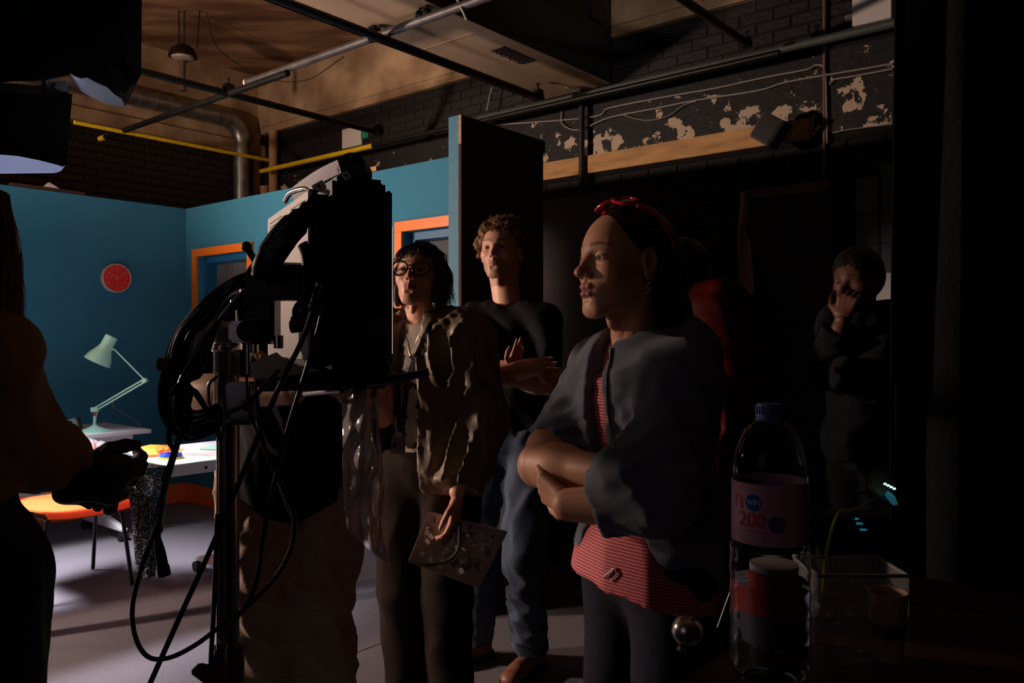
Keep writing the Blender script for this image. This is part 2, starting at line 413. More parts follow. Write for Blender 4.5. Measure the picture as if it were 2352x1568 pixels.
        bz = 0.030+0.004*np.sin(np.clip((ax-0.012)/0.04, 0, 1)*3.14)
        mixc(np.exp(-((z-bz)/(0.0042-0.04*np.clip(ax-0.02, 0, 1)))**2)*((ax > 0.012) & (ax < 0.052) & (y > 0.03))*0.88*near, browc)
        mixc(np.exp(-((z-0.0098)/0.0016)**2)*((np.abs(ax-0.031) < 0.0145) & (y > 0.05))*0.85, (0.02, 0.012, 0.01))
        mixc(np.exp(-(((ax-0.031)/0.02)**2+((z-0.004)/0.012)**2))*(y > 0.05)*0.25, (skin[0]*0.6, skin[1]*0.45, skin[2]*0.4))
        mixc(np.exp(-(((ax-0.0065*nose)/0.0035)**2+((z+0.0355)/0.003)**2))*(y > 0.088)*0.9, (0.03, 0.01, 0.01))
        if stubble is not None:
            sm = ((z < -0.030-0.2*np.clip(0.03-ax, 0, 1)) & (z > -0.135) & (y > -0.02))*near*np.clip((-0.030-z)/0.03, 0, 1)*0.6*(1-np.maximum(up, dn)); mixc(sm, stubble)
        return col
    return dict(T=T, rot=rot, F=F_, col=colfn, s=s, c=c, l=l, f=f, u=u)
def eyes(hd, parent, iris=(0.05, 0.025, 0.015), look=None):
    T = hd['T']; s = hd['s']; look = V(look).normalized() if look else hd['f']
    for g in (-1, 1):
        c = T(g*0.031, 0.0705, 0.005); e = MB().lathe([(0.0, -0.0122*s)]+[(0.0122*s*math.cos(t), 0.0122*s*math.sin(t)) for t in np.linspace(-1.4, 1.4, 12)]+[(0.0, 0.0122*s)], c, look, 16)
        eo = e.build('eyeball', MT['eye'], parent, c)
        i = MB().lathe([(0.0058*s, 0.0108*s), (0.0056*s, 0.0114*s), (0.003*s, 0.0122*s), (0.0, 0.0124*s)], c, look, 16).build('iris', mat('iris', iris, 0.4, spec=0.2), eo)
        MB().lathe([(0.0024*s, 0.0122*s), (0.0, 0.0128*s)], c, look, 12).build('pupil', MT['pupil'], eo)
def hand(W, D, N, side, s=1.0, curl=(0.3, 0.3, 0.3, 0.3), thumb=0.4, h=0.0022, spread=0.06, grow=0.0, thumb_out=0.7):
    """W wrist, D direction to fingers, N palm normal (the way the palm faces), side +1: thumb on D x N side"""
    D = V(D).normalized(); N = V(N); N = (N-D*N.dot(D)).normalized(); S = D.cross(N)*side; W = V(W)
    pts = []; rr = []
    def seg(a, b, r1, r2, k): pts.append((a, b, r1*s+grow, r2*s+grow, k*s))
    seg(W-D*0.004*s, W+D*0.02*s, 0.019, 0.022, 0.01)
    for j, (o, L) in enumerate(((0.030, 0.078), (0.010, 0.085), (-0.011, 0.080), (-0.031, 0.064))):
        kn = W+D*(0.088-abs(o-0.008)*0.25)*s+S*(o*s)
        seg(W+D*0.015*s+S*(o*0.55*s), kn, 0.0145, 0.0115, 0.012)
        d = (D+S*(spread*(o/0.02))).normalized(); p = kn
        for q, (fr, r1, r2) in enumerate(((0.48, 0.0098, 0.0088), (0.29, 0.0088, 0.0080), (0.23, 0.0080, 0.0062))):
            an = curl[j]*(0.9 if q == 0 else 1.0); M = Matrix.Rotation(an, 3, d.cross(N).normalized()); d = (M @ d).normalized()
            if d.dot(N) < 0 and an > 0 and q == 0: d = (Matrix.Rotation(-2*an, 3, d.cross(N).normalized()) @ d)
            e = p+d*(L*fr*s); seg(p, e, r1, r2, 0.003); p = e
    tb = W+D*0.022*s+S*0.022*s; t1 = tb+(D*0.55+S*thumb_out+N*0.35*thumb).normalized()*0.045*s; t2 = t1+(D*0.8+S*thumb_out*0.3+N*0.5*thumb).normalized()*0.032*s
    t3 = t2+(D*0.85+N*0.7*thumb-S*0.1).normalized()*0.026*s
    seg(tb, t1, 0.0165, 0.0115, 0.012); seg(t1, t2, 0.0112, 0.0100, 0.003); seg(t2, t3, 0.0100, 0.0070, 0.003)
    A = np.array([list(q[0]) for q in pts]+[list(q[1]) for q in pts]); F_ = Fld(A.min(0)-0.035, A.max(0)+0.035, h)
    for (a, b, r1, r2, k) in pts: F_.cone(a, b, r1, r2, k)
    return F_
def body_fld(J, g=0.0, h=0.009, parts='tnal', sh=1.0, k=0.03, w=1.0, dp=1.0, arm=1.0, leg=1.0, cuts={}, pad=0.10, lim=None):
    """J joints: pel, chest, neck, hd, shL shR elL elR wrL wrR hipL hipR knL knR anL anR. g inflates.  cuts['armL']=t where a sleeve stops"""
    A = np.array([list(V(v)) for q_, v in J.items() if q_ not in ('fwd', '_rot')]); lo = A.min(0)-pad-g; hi = A.max(0)+pad+g
    if lim: lo = np.maximum(lo, np.array(lim[0])); hi = np.minimum(hi, np.array(lim[1]))
    F_ = Fld(lo, hi, h)
    pel, nk = V(J['pel']), V(J['neck']); up = (nk-pel).normalized(); lat = (V(J['shL'])-V(J['shR'])); lat = (lat-up*lat.dot(up)).normalized()
    fr = lat.cross(up)*1.0
    if fr.dot(V(J['fwd'])-V((0, 0, 0))) < 0: fr = -fr
    rot = (lat, fr, up); L = (nk-pel).length
    latp = (V(J['hipL'])-V(J['hipR'])).normalized(); rp = (latp, latp.cross(up), up)
    if 't' in parts:
        F_.ell(pel+up*(0.74*L), [0.150*w+g, 0.105*dp+g, 0.17+g*0.5], k, rot=rot)
        F_.ell(pel+up*(0.40*L)+fr*0.005, [0.128*w+g, 0.092*dp+g, 0.17+g*0.5], k, rot=rot)
        F_.ell(pel+up*0.02, [0.152*w+g, 0.108*dp+g, 0.12+g*0.5], k, rot=rp)
        for q in ('L', 'R'):
            s_ = V(J['sh'+q]); F_.cone(nk-up*0.035, s_, 0.045+g, 0.052*sh+g, k)
    if 'n' in parts: F_.cone(nk-up*0.06, V(J['hd'])-V((0, 0, 0.06)), 0.054+g, 0.050+g, 0.02)
    if 'a' in parts:
        for q in ('L', 'R'):
            t = cuts.get('arm'+q, 2.0); s_, e_, w_ = V(J['sh'+q]), V(J['el'+q]), V(J['wr'+q])
            if t <= 0: continue
            if t < 1: F_.cone(s_, s_.lerp(e_, t), (0.052+g)*arm, (0.045+g)*arm, k, cap=True)
            else:
                F_.cone(s_, e_, (0.050+g)*arm, (0.040+g)*arm, k)
                F_.cone(e_, e_.lerp(w_, min(t-1, 1)), (0.041+g)*arm, (0.041+(0.027-0.041)*min(t-1, 1)+g)*arm, k*0.7, cap=(t < 2.0) or g > 0)
    if 'l' in parts:
        for q in ('L', 'R'):
            h_, n_, a_ = V(J['hip'+q]), V(J['kn'+q]), V(J['an'+q])
            F_.cone(h_, n_, (0.085+g)*leg, (0.056+g)*leg, k); F_.cone(n_, a_, (0.056+g)*leg, (0.040+g*1.3)*leg, k*0.7, cap=(g > 0))
    J['_rot'] = (lat, fr, up); return F_
def shoe(J, q, mt, parent, toe=None, sole=None, L=0.17):
    a = V(J['an'+q]); d = V(toe) if toe else V(J['fwd']); d = V((d.x, d.y, 0)).normalized(); g = V((a.x, a.y, 0)); lt = V((0, 0, 1)).cross(d)
    F_ = Fld(np.array(g)-np.array([.28, .28, .02]), np.array(g)+np.array([.28, .28, .2]), 0.006)
    F_.cone(g+V((0, 0, 0.045))-d*0.04, g+V((0, 0, 0.036))+d*L*0.72, 0.040, 0.043, 0.02); F_.ell(g+d*L+V((0, 0, 0.035)), [0.044, 0.05, 0.030], 0.02, rot=(lt, d, V((0, 0, 1))))
    F_.cone(g+V((0, 0, 0.05)), g+V((0, 0, 0.12)), 0.042, 0.045, 0.02, cap=True); F_.clip((0, 0, 0.022), (0, 0, -1))
    o = sdf_obj('shoe', [F_], mt, parent)
    G = Fld(np.array(g)-np.array([.28, .28, .02]), np.array(g)+np.array([.28, .28, .06]), 0.006)
    G.cone(g+V((0, 0, 0.02))-d*0.045, g+V((0, 0, 0.02))+d*L, 0.046, 0.051, 0.0); G.clip((0, 0, 0.026), (0, 0, 1)); G.clip((0, 0, 0.0), (0, 0, -1))
    sdf_obj('sole', [G], sole or MT['rubber'], o); return o
def strands(name, paths, r, mt, parent, n=3):
    m = MB()
    for p in paths: m.tube(p, [r*(1-0.7*i/(len(p)-1)) for i in range(len(p))], n, False)
    pos = np.array([list(v) for v in m.v]); return link(name, np_mesh(name, pos, np.array(m.f)), mt, parent)
from mathutils.bvhtree import BVHTree
def surf(*objs):
    """returns a function that lays a point on the outside of the given objects, seen along the sight line"""
    tr = []
    for o in objs:
        w_ = wloc(o); tr.append(BVHTree.FromPolygons([v.co+w_ for v in o.data.vertices], [tuple(p.vertices) for p in o.data.polygons]))
    eye = V((0, 0, EYE))
    def f(px, py, Y, off=0.0015):
        d = (P(px, py, 1.0)-eye).normalized(); best = None
        for t_ in tr:
            h_ = t_.ray_cast(eye, d)
            if h_[0] is not None and (best is None or h_[3] < best[3]): best = h_
        if best is None or abs(best[0].y-Y) > 0.25: return P(px, py, Y), -d
        n = best[1] if best[1].dot(d) < 0 else -best[1]
        return best[0]+n*off, n
    return f
# ---------------------------------------------------------------- materials of the place
MT = {}
MT['eye'] = mat('eye white', (0.34, 0.29, 0.27), 0.22)
MT['pupil'] = mat('pupil', (0.004, 0.004, 0.004), 0.05)
MT['rubber'] = mat('rubber', (0.012, 0.012, 0.013), 0.55)
MT['black'] = mat('black metal', (0.010, 0.010, 0.011), 0.42, 0.3)
MT['blackp'] = mat('black plastic', (0.010, 0.010, 0.011), 0.5)
MT['matte'] = mat('black cloth', (0.006, 0.006, 0.0065), 0.95, spec=0.1, bump=0.3, bscale=60)
MT['chrome'] = mat('chromed steel', (0.66, 0.62, 0.59), 0.27, 1.0, noise=0.05, scale=30)
MT['steel'] = mat('galvanised steel', (0.34, 0.34, 0.35), 0.38, 0.9, noise=0.3, scale=12)
MT['darktube'] = mat('dark scaffold tube', (0.012, 0.012, 0.013), 0.45, 0.5, noise=0.3, scale=14)
MT['greytube'] = mat('grey scaffold tube', (0.10, 0.095, 0.10), 0.5, 0.5, noise=0.35, scale=10)
MT['teal'] = mat('teal emulsion', (0.045, 0.215, 0.335), 0.7, spec=0.15, noise=0.04, scale=3, bump=0.04, bscale=150, coord='World')
MT['tealedge'] = mat('teal painted edge', (0.035, 0.20, 0.32), 0.6, noise=0.1, scale=20, coord='World')
MT['orange'] = mat('orange gloss paint', (0.90, 0.20, 0.012), 0.4, noise=0.04, scale=5)
MT['blue'] = mat('deep blue reveal', (0.008, 0.12, 0.26), 0.45)
MT['ply'] = mat('bare timber', (0.48, 0.27, 0.12), 0.75, noise=0.25, scale=6, stretch=(1, 1, 8), bump=0.15, bscale=30)
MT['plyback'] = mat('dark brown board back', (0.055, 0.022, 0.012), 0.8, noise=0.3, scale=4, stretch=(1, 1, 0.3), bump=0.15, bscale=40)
MT['concrete'] = mat('stained concrete', (0.30, 0.19, 0.11), 0.9, noise=0.25, scale=3, col2=(0.42, 0.30, 0.19), thr=(0.35, 0.7), bump=0.5, bscale=14, coord='World')
MT['slab'] = mat('board marked ceiling', (0.15, 0.065, 0.028), 0.9, noise=0.35, scale=1.6, col2=(0.36, 0.21, 0.11), thr=(0.38, 0.72), stretch=(0.7, 2.6, 1), bump=0.6, bscale=9, coord='World')
MT['plaster'] = mat('plasterboard', (0.45, 0.32, 0.21), 0.85, noise=0.10, scale=2.5, bump=0.12, bscale=25, coord='World')
def peel(name, base, under, sc, lo, hi, big, bscale=18, bump=0.5):
    m = mat(name, base, 0.62, bump=bump, bscale=bscale, coord='World', spec=0.4); nt = m.node_tree; N = nt.nodes; L = nt.links; p = N['Principled BSDF']
    g = [q for q in N if q.type == 'NEW_GEOMETRY'][0]
    a = N.new('ShaderNodeTexNoise'); a.inputs['Scale'].default_value = sc; a.inputs['Detail'].default_value = 8; a.inputs['Roughness'].default_value = 0.62; L.new(g.outputs['Position'], a.inputs['Vector'])
    b = N.new('ShaderNodeTexNoise'); b.inputs['Scale'].default_value = 1.3; b.inputs['Detail'].default_value = 2; L.new(g.outputs['Position'], b.inputs['Vector'])
    sx = N.new('ShaderNodeSeparateXYZ'); L.new(g.outputs['Position'], sx.inputs[0])
    w1 = N.new('ShaderNodeMapRange'); w1.inputs['From Min'].default_value = big[0]; w1.inputs['From Max'].default_value = big[1]; L.new(sx.outputs['Z'], w1.inputs[0])
    w2 = N.new('ShaderNodeMapRange'); w2.inputs['From Min'].default_value = big[3]; w2.inputs['From Max'].default_value = big[2]; L.new(sx.outputs['Z'], w2.inputs[0])
    mm = N.new('ShaderNodeMath'); mm.operation = 'MULTIPLY'; L.new(w1.outputs[0], mm.inputs[0]); L.new(w2.outputs[0], mm.inputs[1])
    m2 = N.new('ShaderNodeMath'); m2.operation = 'MULTIPLY_ADD'; m2.inputs[1].default_value = 0.13; L.new(mm.outputs[0], m2.inputs[0]); L.new(a.outputs['Fac'], m2.inputs[2])
    m3 = N.new('ShaderNodeMath'); m3.operation = 'MULTIPLY_ADD'; m3.inputs[1].default_value = 0.16; L.new(b.outputs['Fac'], m3.inputs[0]); L.new(m2.outputs[0], m3.inputs[2])
    cr = N.new('ShaderNodeValToRGB'); cr.color_ramp.elements[0].position = lo; cr.color_ramp.elements[1].position = hi; L.new(m3.outputs[0], cr.inputs[0])
    cr.color_ramp.elements[0].color = (*base, 1); cr.color_ramp.elements[1].color = (*under, 1); L.new(cr.outputs[0], p.inputs['Base Color']); return m
MT['peel'] = peel('black paint peeling off pale plaster', (0.0075, 0.0075, 0.009), (0.55, 0.43, 0.32), 9.0, 0.735, 0.75, (2.55, 2.60, 2.80, 3.05))
MT['brickR'] = peel('black painted brick', (0.0075, 0.0075, 0.0085), (0.34, 0.26, 0.2), 8.5, 0.82, 0.84, (9, 10, 10, 11), 30)
MT['brickL'] = peel('dark brown brick', (0.030, 0.020, 0.016), (0.42, 0.28, 0.2), 10, 0.79, 0.81, (9, 10, 10, 11), 30)
MT['mortar'] = mat('dark mortar', (0.006, 0.0055, 0.0055), 0.95, bump=0.4, bscale=50, coord='World')
MT['carpet'] = mat('grey violet carpet', (0.165, 0.145, 0.17), 0.97, noise=0.22, scale=220, spec=0.1, bump=0.7, bscale=260, coord='World', sheen=0.1)
MT['timber'] = mat('rough sawn timber', (0.55, 0.31, 0.13), 0.8, noise=0.25, scale=4, stretch=(1, 1, 6), bump=0.3, bscale=20)
MT['yellow'] = mat('yellow tape', (0.72, 0.48, 0.01), 0.5, noise=0.12, scale=30)
MT['ochre'] = mat('ochre painted pipe', (0.40, 0.22, 0.10), 0.6, noise=0.15, scale=8)
MT['white'] = mat('white laminate', (0.78, 0.77, 0.80), 0.35)
MT['whitep'] = mat('white plastic', (0.66, 0.62, 0.6), 0.4)
MT['cable'] = mat('black cable', (0.014, 0.015, 0.016), 0.33, spec=0.5)
MT['wire'] = mat('grey cable', (0.30, 0.26, 0.24), 0.5)
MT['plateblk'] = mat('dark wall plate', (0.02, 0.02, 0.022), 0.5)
# ---------------------------------------------------------------- the setting
AL, BR, AB, BB = -6.39, 3.477, -7.70, 5.0
struct('floor', MB().rbox(-8.0, 6.0, -3.0, 6.4, -0.05, 0.0), MT['carpet'])
struct('ceiling', MB().rbox(-8.0, 6.0, -3.0, 6.4, 4.16, 4.3), MT['slab'])
b_r = bpy.data.meshes
def brick_wall(name, mt, p0, du, n, length, z0, z1, keep, skip=None):
    """courses of bricks; keep nearest 300 as parts, rest as one stuff part"""
    m = MB(); m.box(p0+du*(length/2)-n*0.06+V((0, 0, (z0+z1)/2)), (length, 0.12, z1-z0), (du, n, V((0, 0, 1))))
    wl = struct(name, m, MT['mortar'])
    bm = MB().box((0, 0, 0), (0.215, 0.05, 0.065)).mesh('brick', bevel=0.004, seg=1); bm.materials.append(mt)
    spots = []; z = z0+0.0375; r = 0
    while z < z1-0.03:
        x = 0.11+(0.1125 if r % 2 else 0)
        while x < length-0.1:
            if not (skip and skip(x, z)): spots.append((x, z))
            x += 0.225
        z += 0.075; r += 1
    def key(q): p = p0+du*q[0]; return p.length+0.25*abs(q[1]-3)
    spots.sort(key=key); rot = Matrix((du, n, V((0, 0, 1)))).transposed().to_euler()
    vis = [q for q in spots if keep(q)][:300]; vs = set(vis)
    for (x, z) in vis:
        o = bpy.data.objects.new('brick', bm); COL.objects.link(o); o.parent = wl
        o.location = p0+du*x+V((0, 0, z))+n*random.uniform(-0.0215, -0.0175); o.rotation_euler = rot
    rest = MB()
    for q in spots:
        if q not in vs: rest.box(p0+du*q[0]+V((0, 0, q[1]))+n*random.uniform(-0.0215, -0.0175), (0.215, 0.05, 0.065), (du, n, V((0, 0, 1))))
    o = rest.build('brickwork', mt, wl); o['kind'] = 'stuff'; return wl
# right building wall: brick with a plastered band behind the timber rail
brick_wall('wall_right', MT['brickR'], R(AB, BB), E1, -E2, 11.5, 0.0, 3.55,
           lambda q: 5.6 < q[0] < 10.2 and q[1] > 1.3, skip=lambda x, z: 2.58 < z < 3.12)
struct('trim_1', MB().rbox(AB, AB+11.5, BB-0.012, BB+0.01, 2.60, 3.10), MT['peel'])
brick_wall('wall_left', MT['brickL'], R(AB, 0.4), E2, E1, 4.6, 0.0, 3.45, lambda q: q[1] > 2.2)
struct('wall_back', MB().rbox(6.0, 6.1, -3.0, 6.4, 0, 4.2), MT['mortar'])
struct('wall_front', MB().rbox(-8.0, 6.0, -3.1, -3.0, 0, 4.2), MT['mortar'])
# concrete beams at the head of both walls, ceiling bulkhead
m = MB().rbox(AB-0.1, 5.5, BB-0.05, BB+0.3, 3.53, 4.16).rbox(AB-0.1, 5.5, BB-0.062, BB-0.05, 3.60, 3.612)
struct('trim_2', m, MT['concrete'])
struct('trim_3', MB().rbox(AB-0.3, AB+0.10, 0.0, BB+0.2, 3.42, 4.16).rbox(AB-0.3, AB+0.16, 0.0, BB, 3.30, 3.42), MT['concrete'])
# bulkhead, its right face in a dark material, end on the wall
pR = on_z(1312, 153, 3.19); pL = on_z(1142, 200, 3.19)
aL_, aR_ = -3.72, pR.dot(E1)
aL_ = pL.dot(E1)
m = MB()
m.rbox(aL_, aR_, 0.2, BB-0.06, 3.19, 3.205); m.rbox(aL_, aL_+0.02, 0.2, BB-0.06, 3.19, 4.16)
bk = struct('trim_4', m, MT['plaster'])
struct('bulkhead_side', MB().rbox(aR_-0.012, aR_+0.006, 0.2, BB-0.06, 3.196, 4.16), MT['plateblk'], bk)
for k in range(3):
    b0 = 1.15+k*1.22
    struct('board_joint', MB().rbox(aL_+0.02, aR_-0.02, b0, b0+0.006, 3.1865, 3.19), MT['concrete'], bk)
q = on_z(1178, 127, 3.19); m = MB(); a0, b0 = q.dot(E1), q.dot(E2)
m.rbox(a0-0.05, a0+0.06, b0-0.16, b0+0.16, 3.183, 3.1905)
for k in range(7): m.rbox(a0-0.055+random.uniform(-.01, .01), a0-0.02, b0-0.15+k*0.045, b0-0.13+k*0.045, 3.180, 3.186)
struct('hatch', m, MT['plateblk'], bk)
# timber rail on the right wall
ta = on_b(1245, 360, BB-0.03).dot(E1)-1.2; tb = on_b(1860, 255, BB-0.03).dot(E1)
solo('timber_rail', MB().rbox(ta, tb, BB-0.055, BB-0.013, 2.575, 2.705), MT['timber'], 'long rough timber rail fixed along the black peeling wall', 'timber rail', bevel=0.003)
solo('timber_rail', MB().rbox(tb-2.55, tb-1.75, BB-0.035, BB, 2.12, 2.16), MT['timber'], 'short lower timber batten on the black wall above the woman with red sunglasses', 'timber batten', bevel=0.003)
# ---- the teal set walls
def set_wall(name, length, p0, du, n, holes, z1=2.44, th=0.05):
    """flat wall with rectangular openings [(u0,u1,z0,z1)], front face on the plane"""
    m = MB(); us = sorted({0.0, length} | {h[0] for h in holes} | {h[1] for h in holes})
    for i in range(len(us)-1):
        u0, u1 = us[i], us[i+1]; hs = [h for h in holes if h[0] <= u0+1e-6 and h[1] >= u1-1e-6]
        zs = [(0, z1)] if not hs else [(0, hs[0][2]), (hs[0][3], z1)]
        for (za, zb) in zs: m.box(p0+du*((u0+u1)/2)-n*th/2+V((0, 0, (za+zb)/2)), (u1-u0, th, zb-za), (du, n, V((0, 0, 1))))
    return struct(name, m, MT['teal'])
def window(k, p0, du, n, u0, u1, z0, z1, glassy=True):
    fw = 0.065; d = 0.022; up = V((0, 0, 1)); ax = (du, n, up)
    w_ = struct('window_%d' % k, MB().box(p0+du*((u0+u1)/2)-n*0.14+up*((z0+z1)/2), (u1-u0-0.1, 0.006, z1-z0-0.1), ax), MT['glass'])
    for (a, b, c, e, nm) in ((u0-fw, u1+fw, z1, z1+fw, 'top'), (u0-fw, u1+fw, z0-fw, z0, 'bottom'), (u0-fw, u0, z0, z1, 'l'), (u1, u1+fw, z0, z1, 'r')):
        MB().box(p0+du*((a+b)/2)+n*(d/2-0.001)+up*((c+e)/2), (b-a, d, e-c), ax).build('architrave', MT['orange'], w_, bevel=0.0015, seg=1)
    for (a, b, c, e) in ((u0, u1, z1-0.05, z1+0.02), (u0, u1, z0-0.02, z0+0.05), (u0-0.02, u0+0.05, z0, z1), (u1-0.05, u1+0.02, z0, z1)):
        MB().box(p0+du*((a+b)/2)-n*0.135+up*((c+e)/2), (b-a, 0.17, e-c), ax).build('window_reveal', MT['blue'], w_)
    return w_
MT['glass'] = mat('window glass', (0.8, 0.8, 0.82), 0.06, trans=0.9, ior=1.35)
up = V((0, 0, 1))
K = R(AL, BR)
# right flat wall: u runs from the corner towards the camera
def set_b(u0, u1, z0, z1): return (u0, u1, z0, z1)
uw1 = (0.19, 0.93); uw2 = (2.65, 3.40)
LB = 3.700
set_wall('wall_teal_right', LB, K, E1, -E2, [(uw1[0], uw1[1], 0.95, 2.025), (uw2[0], uw2[1], 0.95, 2.025)])
window(1, K, E1, -E2, uw1[0], uw1[1], 0.95, 2.025); window(2, K, E1, -E2, uw2[0], uw2[1], 0.95, 2.025)
set_wall('wall_teal_left', 4.6, K, -E2, E1, [(1.39, 2.2, 1.0, 2.11)])
window(3, K, -E2, E1, 1.39, 2.2, 1.0, 2.11)
struct('baseboard_right', MB().rbox(AL, AL+LB, BR-0.018, BR-0.0005, 0, 0.155), MT['orange'], bevel=0.002)
struct('baseboard_left', MB().rbox(AL+0.0005, AL+0.018, BR-4.6, BR-0.018, 0, 0.155), MT['orange'], bevel=0.002)
# grey backing boards behind the windows
struct('trim_5', MB().rbox(AL+0.05, AL+1.3, BR+0.45, BR+0.47, 0, 2.2), mat('grey backing', (0.16, 0.13, 0.13), 0.8))
struct('trim_6', MB().rbox(AL+2.2, AL+3.9, BR+0.45, BR+0.47, 0, 2.2), mat('grey violet backing', (0.10, 0.085, 0.09), 0.8))
pw = on_b(1012, 700, BR+0.43)
solo('paper_sheet', MB().box(pw, (0.16, 0.004, 0.3), (E1, E2, up)), mat('pale paper', (0.6, 0.5, 0.52), 0.8), 'pale paper sheet behind the second window, seen beside the curly bob', 'paper')
# return flat at the end of the teal wall
fl0 = V((-0.245, 3.90, 0)); flb = fl0.dot(E2); fla = fl0.dot(E1)
rt = thing('return_flat', R(fla, flb), 'tall brown-backed scenery flat with teal edge standing behind the curly-haired man', 'scenery flat')
MB().rbox(fla-0.086, fla-0.018, flb, flb+0.012, 0, 2.44).build('painted_edge', MT['tealedge'], rt)
MB().rbox(fla-0.018, fla, flb-0.001, flb+0.013, 0, 2.44).build('timber_edge', MT['plyback'], rt)
MB().rbox(fla-0.018, fla+0.0005, flb-0.0015, flb+0.0005, 2.30, 2.44).build('bare_wood_tip', MT['ply'], rt)
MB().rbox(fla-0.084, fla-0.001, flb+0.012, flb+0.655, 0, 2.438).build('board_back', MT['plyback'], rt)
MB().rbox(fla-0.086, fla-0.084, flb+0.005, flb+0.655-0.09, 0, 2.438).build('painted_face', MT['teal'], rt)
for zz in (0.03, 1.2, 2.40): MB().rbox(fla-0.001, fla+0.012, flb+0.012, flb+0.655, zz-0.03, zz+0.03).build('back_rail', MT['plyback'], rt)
# things on the top edge of the flats
q = on_b(862, 380, BR+0.02); solo('wood_offcut', MB().box((q.x, q.y, 2.46), (0.07, 0.045, 0.03), (E1, E2, up)), MT['ply'], 'small bare wood block on top of the teal wall', 'wood block')
q = on_a(110, 430, AL-0.02); m = MB().box((q.x, q.y, 2.455), (0.05, 0.5, 0.022), (E1, E2, up)); solo('ledge_batten', m, MT['plyback'], 'brown batten lying on top of the left teal wall', 'timber batten')
q = on_a(98, 428, AL-0.02); solo('wood_wedge', MB().prism([V((q.x, q.y, 2.466)), V((q.x, q.y, 2.466))+E2*0.10, V((q.x, q.y, 2.50))+E2*0.03], E1*0.04), MT['whitep'], 'white wedge lying on top of the left teal wall', 'wedge')
q = on_a(380, 458, AB+0.3)
# ---------------------------------------------------------------- pipes overhead
def pipe(p0, p1, r, mt, label, name='scaffold_tube', cat='tube', ends=None, clamps=(), extra=()):
    t = thing(name, V(p0).lerp(V(p1), 0.5), label, cat, 'scaffold tubes under the ceiling' if cat == 'tube' else None); m = MB().tube([p0, p1], r, 16); m.build('tube', mt, t)
    if ends:
        d = (V(p1)-V(p0)).normalized()
        for (w_, mm, L) in ends: c = V(p0) if w_ == 0 else V(p1); s = 1 if w_ == 0 else -1; MB().tube([c-d*s*0.004, c+d*s*L], r*1.05, 16).build('end_cap', mm, t)
    for (f, mm, L) in extra:
        c = V(p0).lerp(V(p1), f); d = (V(p1)-V(p0)).normalized(); MB().tube([c, c+d*L], r*1.06, 16).build('tape_wrap', mm, t)
    return t
def clamp(c, t, sz=0.05):
    m = MB().box(c, (sz, sz*1.3, sz*1.5), (E1, E2, up)).tube([c-E2*sz*0.9+up*0.01, c+E2*sz*0.9+up*0.01], sz*0.28, 8).tube([c+up*sz*0.6, c+up*sz*1.7], sz*0.16, 8)
    m.tube([c+up*sz*1.5+E1*0.02, c+up*sz*1.5-E1*0.02], sz*0.12, 8)
    m.tube([c-E1*sz*0.7-up*sz*0.3, c+E1*sz*0.7-up*sz*0.3], sz*0.62, 12); return m.build('clamp', MT['black'], t, bevel=0.002, seg=1)
def LZ(px, py, z): return on_z(px, py, z)
# A: long grey tube parallel to the right wall
a0 = LZ(232, 322, 3.10); a1 = LZ(640, 164, 3.10); b0 = a0.dot(E2)
bA = LZ(860, 86, 3.12).dot(E2); aA0 = LZ(570, 192, 3.12).dot(E1)
tA = pipe(R(aA0, bA, 3.12), R(3.0, bA, 3.12), 0.0245, MT['greytube'], 'grey steel tube running overhead with a white end cap', ends=[(0, MT['white'], 0.012)])
clamp(R(LZ(860, 86, 3.12).dot(E1), bA, 3.14), tA)
for px_ in (955, 985): clamp(R(LZ(px_, 45, 3.12).dot(E1), bA, 3.15), tA, 0.03)
MB().tube(spline([LZ(1045, 0, 3.2)+up*0.03, LZ(1060, 18, 3.1), LZ(1072, 45, 3.05)], 5), 0.008, 8).build('rag_tie', mat('greenish rag', (0.35, 0.38, 0.28), 0.8), tA)
bA2 = LZ(250, 312, 3.06).dot(E2)
tA2 = pipe(R(LZ(236, 320, 3.06).dot(E1), bA2, 3.06), R(LZ(650, 165, 3.06).dot(E1), bA2, 3.06), 0.022, MT['darktube'], 'dark lower tube with a yellow taped end, left of the grey tube', ends=[(0, MT['yellow'], 0.10)])
clamp(R(LZ(250, 312, 3.06).dot(E1), bA2, 3.08), tA2, 0.035)
# B, C: cross tubes running towards the right wall
def cross(px, py, z, bnear, lab, r=0.0235, over=0.0):
    a = LZ(px, py, z).dot(E1); bb = LZ(px, py, z).dot(E2); return pipe(R(a, bnear, z), R(a, bb+over, z), r, MT['darktube'], lab)
tB = cross(1236, 224, 3.07, 0.5, 'black cross tube below the plaster bulkhead'); clamp(LZ(1236, 224, 3.07)+up*0.02, tB)
tC = cross(868, 304, 3.06, 1.6, 'black cross tube in front of the hanging lamp'); clamp(LZ(868, 304, 3.06)+up*0.02, tC, 0.055)
clamp(R(LZ(868, 304, 3.06).dot(E1), bA2, 3.09), tC, 0.05)
tF = cross(1715, 100, 3.12, 1.2, 'black cross tube at the upper right of the wall'); clamp(LZ(1715, 100, 3.12)+up*0.01, tF, 0.04)
# D: twin tubes along the right wall
bD = BB-0.27
d0 = on_b(600, 381, bD); zD = 3.06
pipe(R(d0.dot(E1), bD, zD), R(on_b(1790, 103, bD).dot(E1), bD, zD), 0.021, MT['darktube'], 'long tube beside the right wall, its left end wrapped in yellow tape', ends=[(0, MT['yellow'], 1.72)])
bD2 = BB-0.13
z2 = on_b(1300, 228, bD2).z
pipe(R(on_b(1100, 285, bD2).dot(E1), bD2, z2), R(3.6, bD2, z2), 0.026, mat('grey green pipe', (0.07, 0.085, 0.08), 0.5), 'grey green pipe running along the right wall under the black tube', name='wall_pipe', cat='pipe')
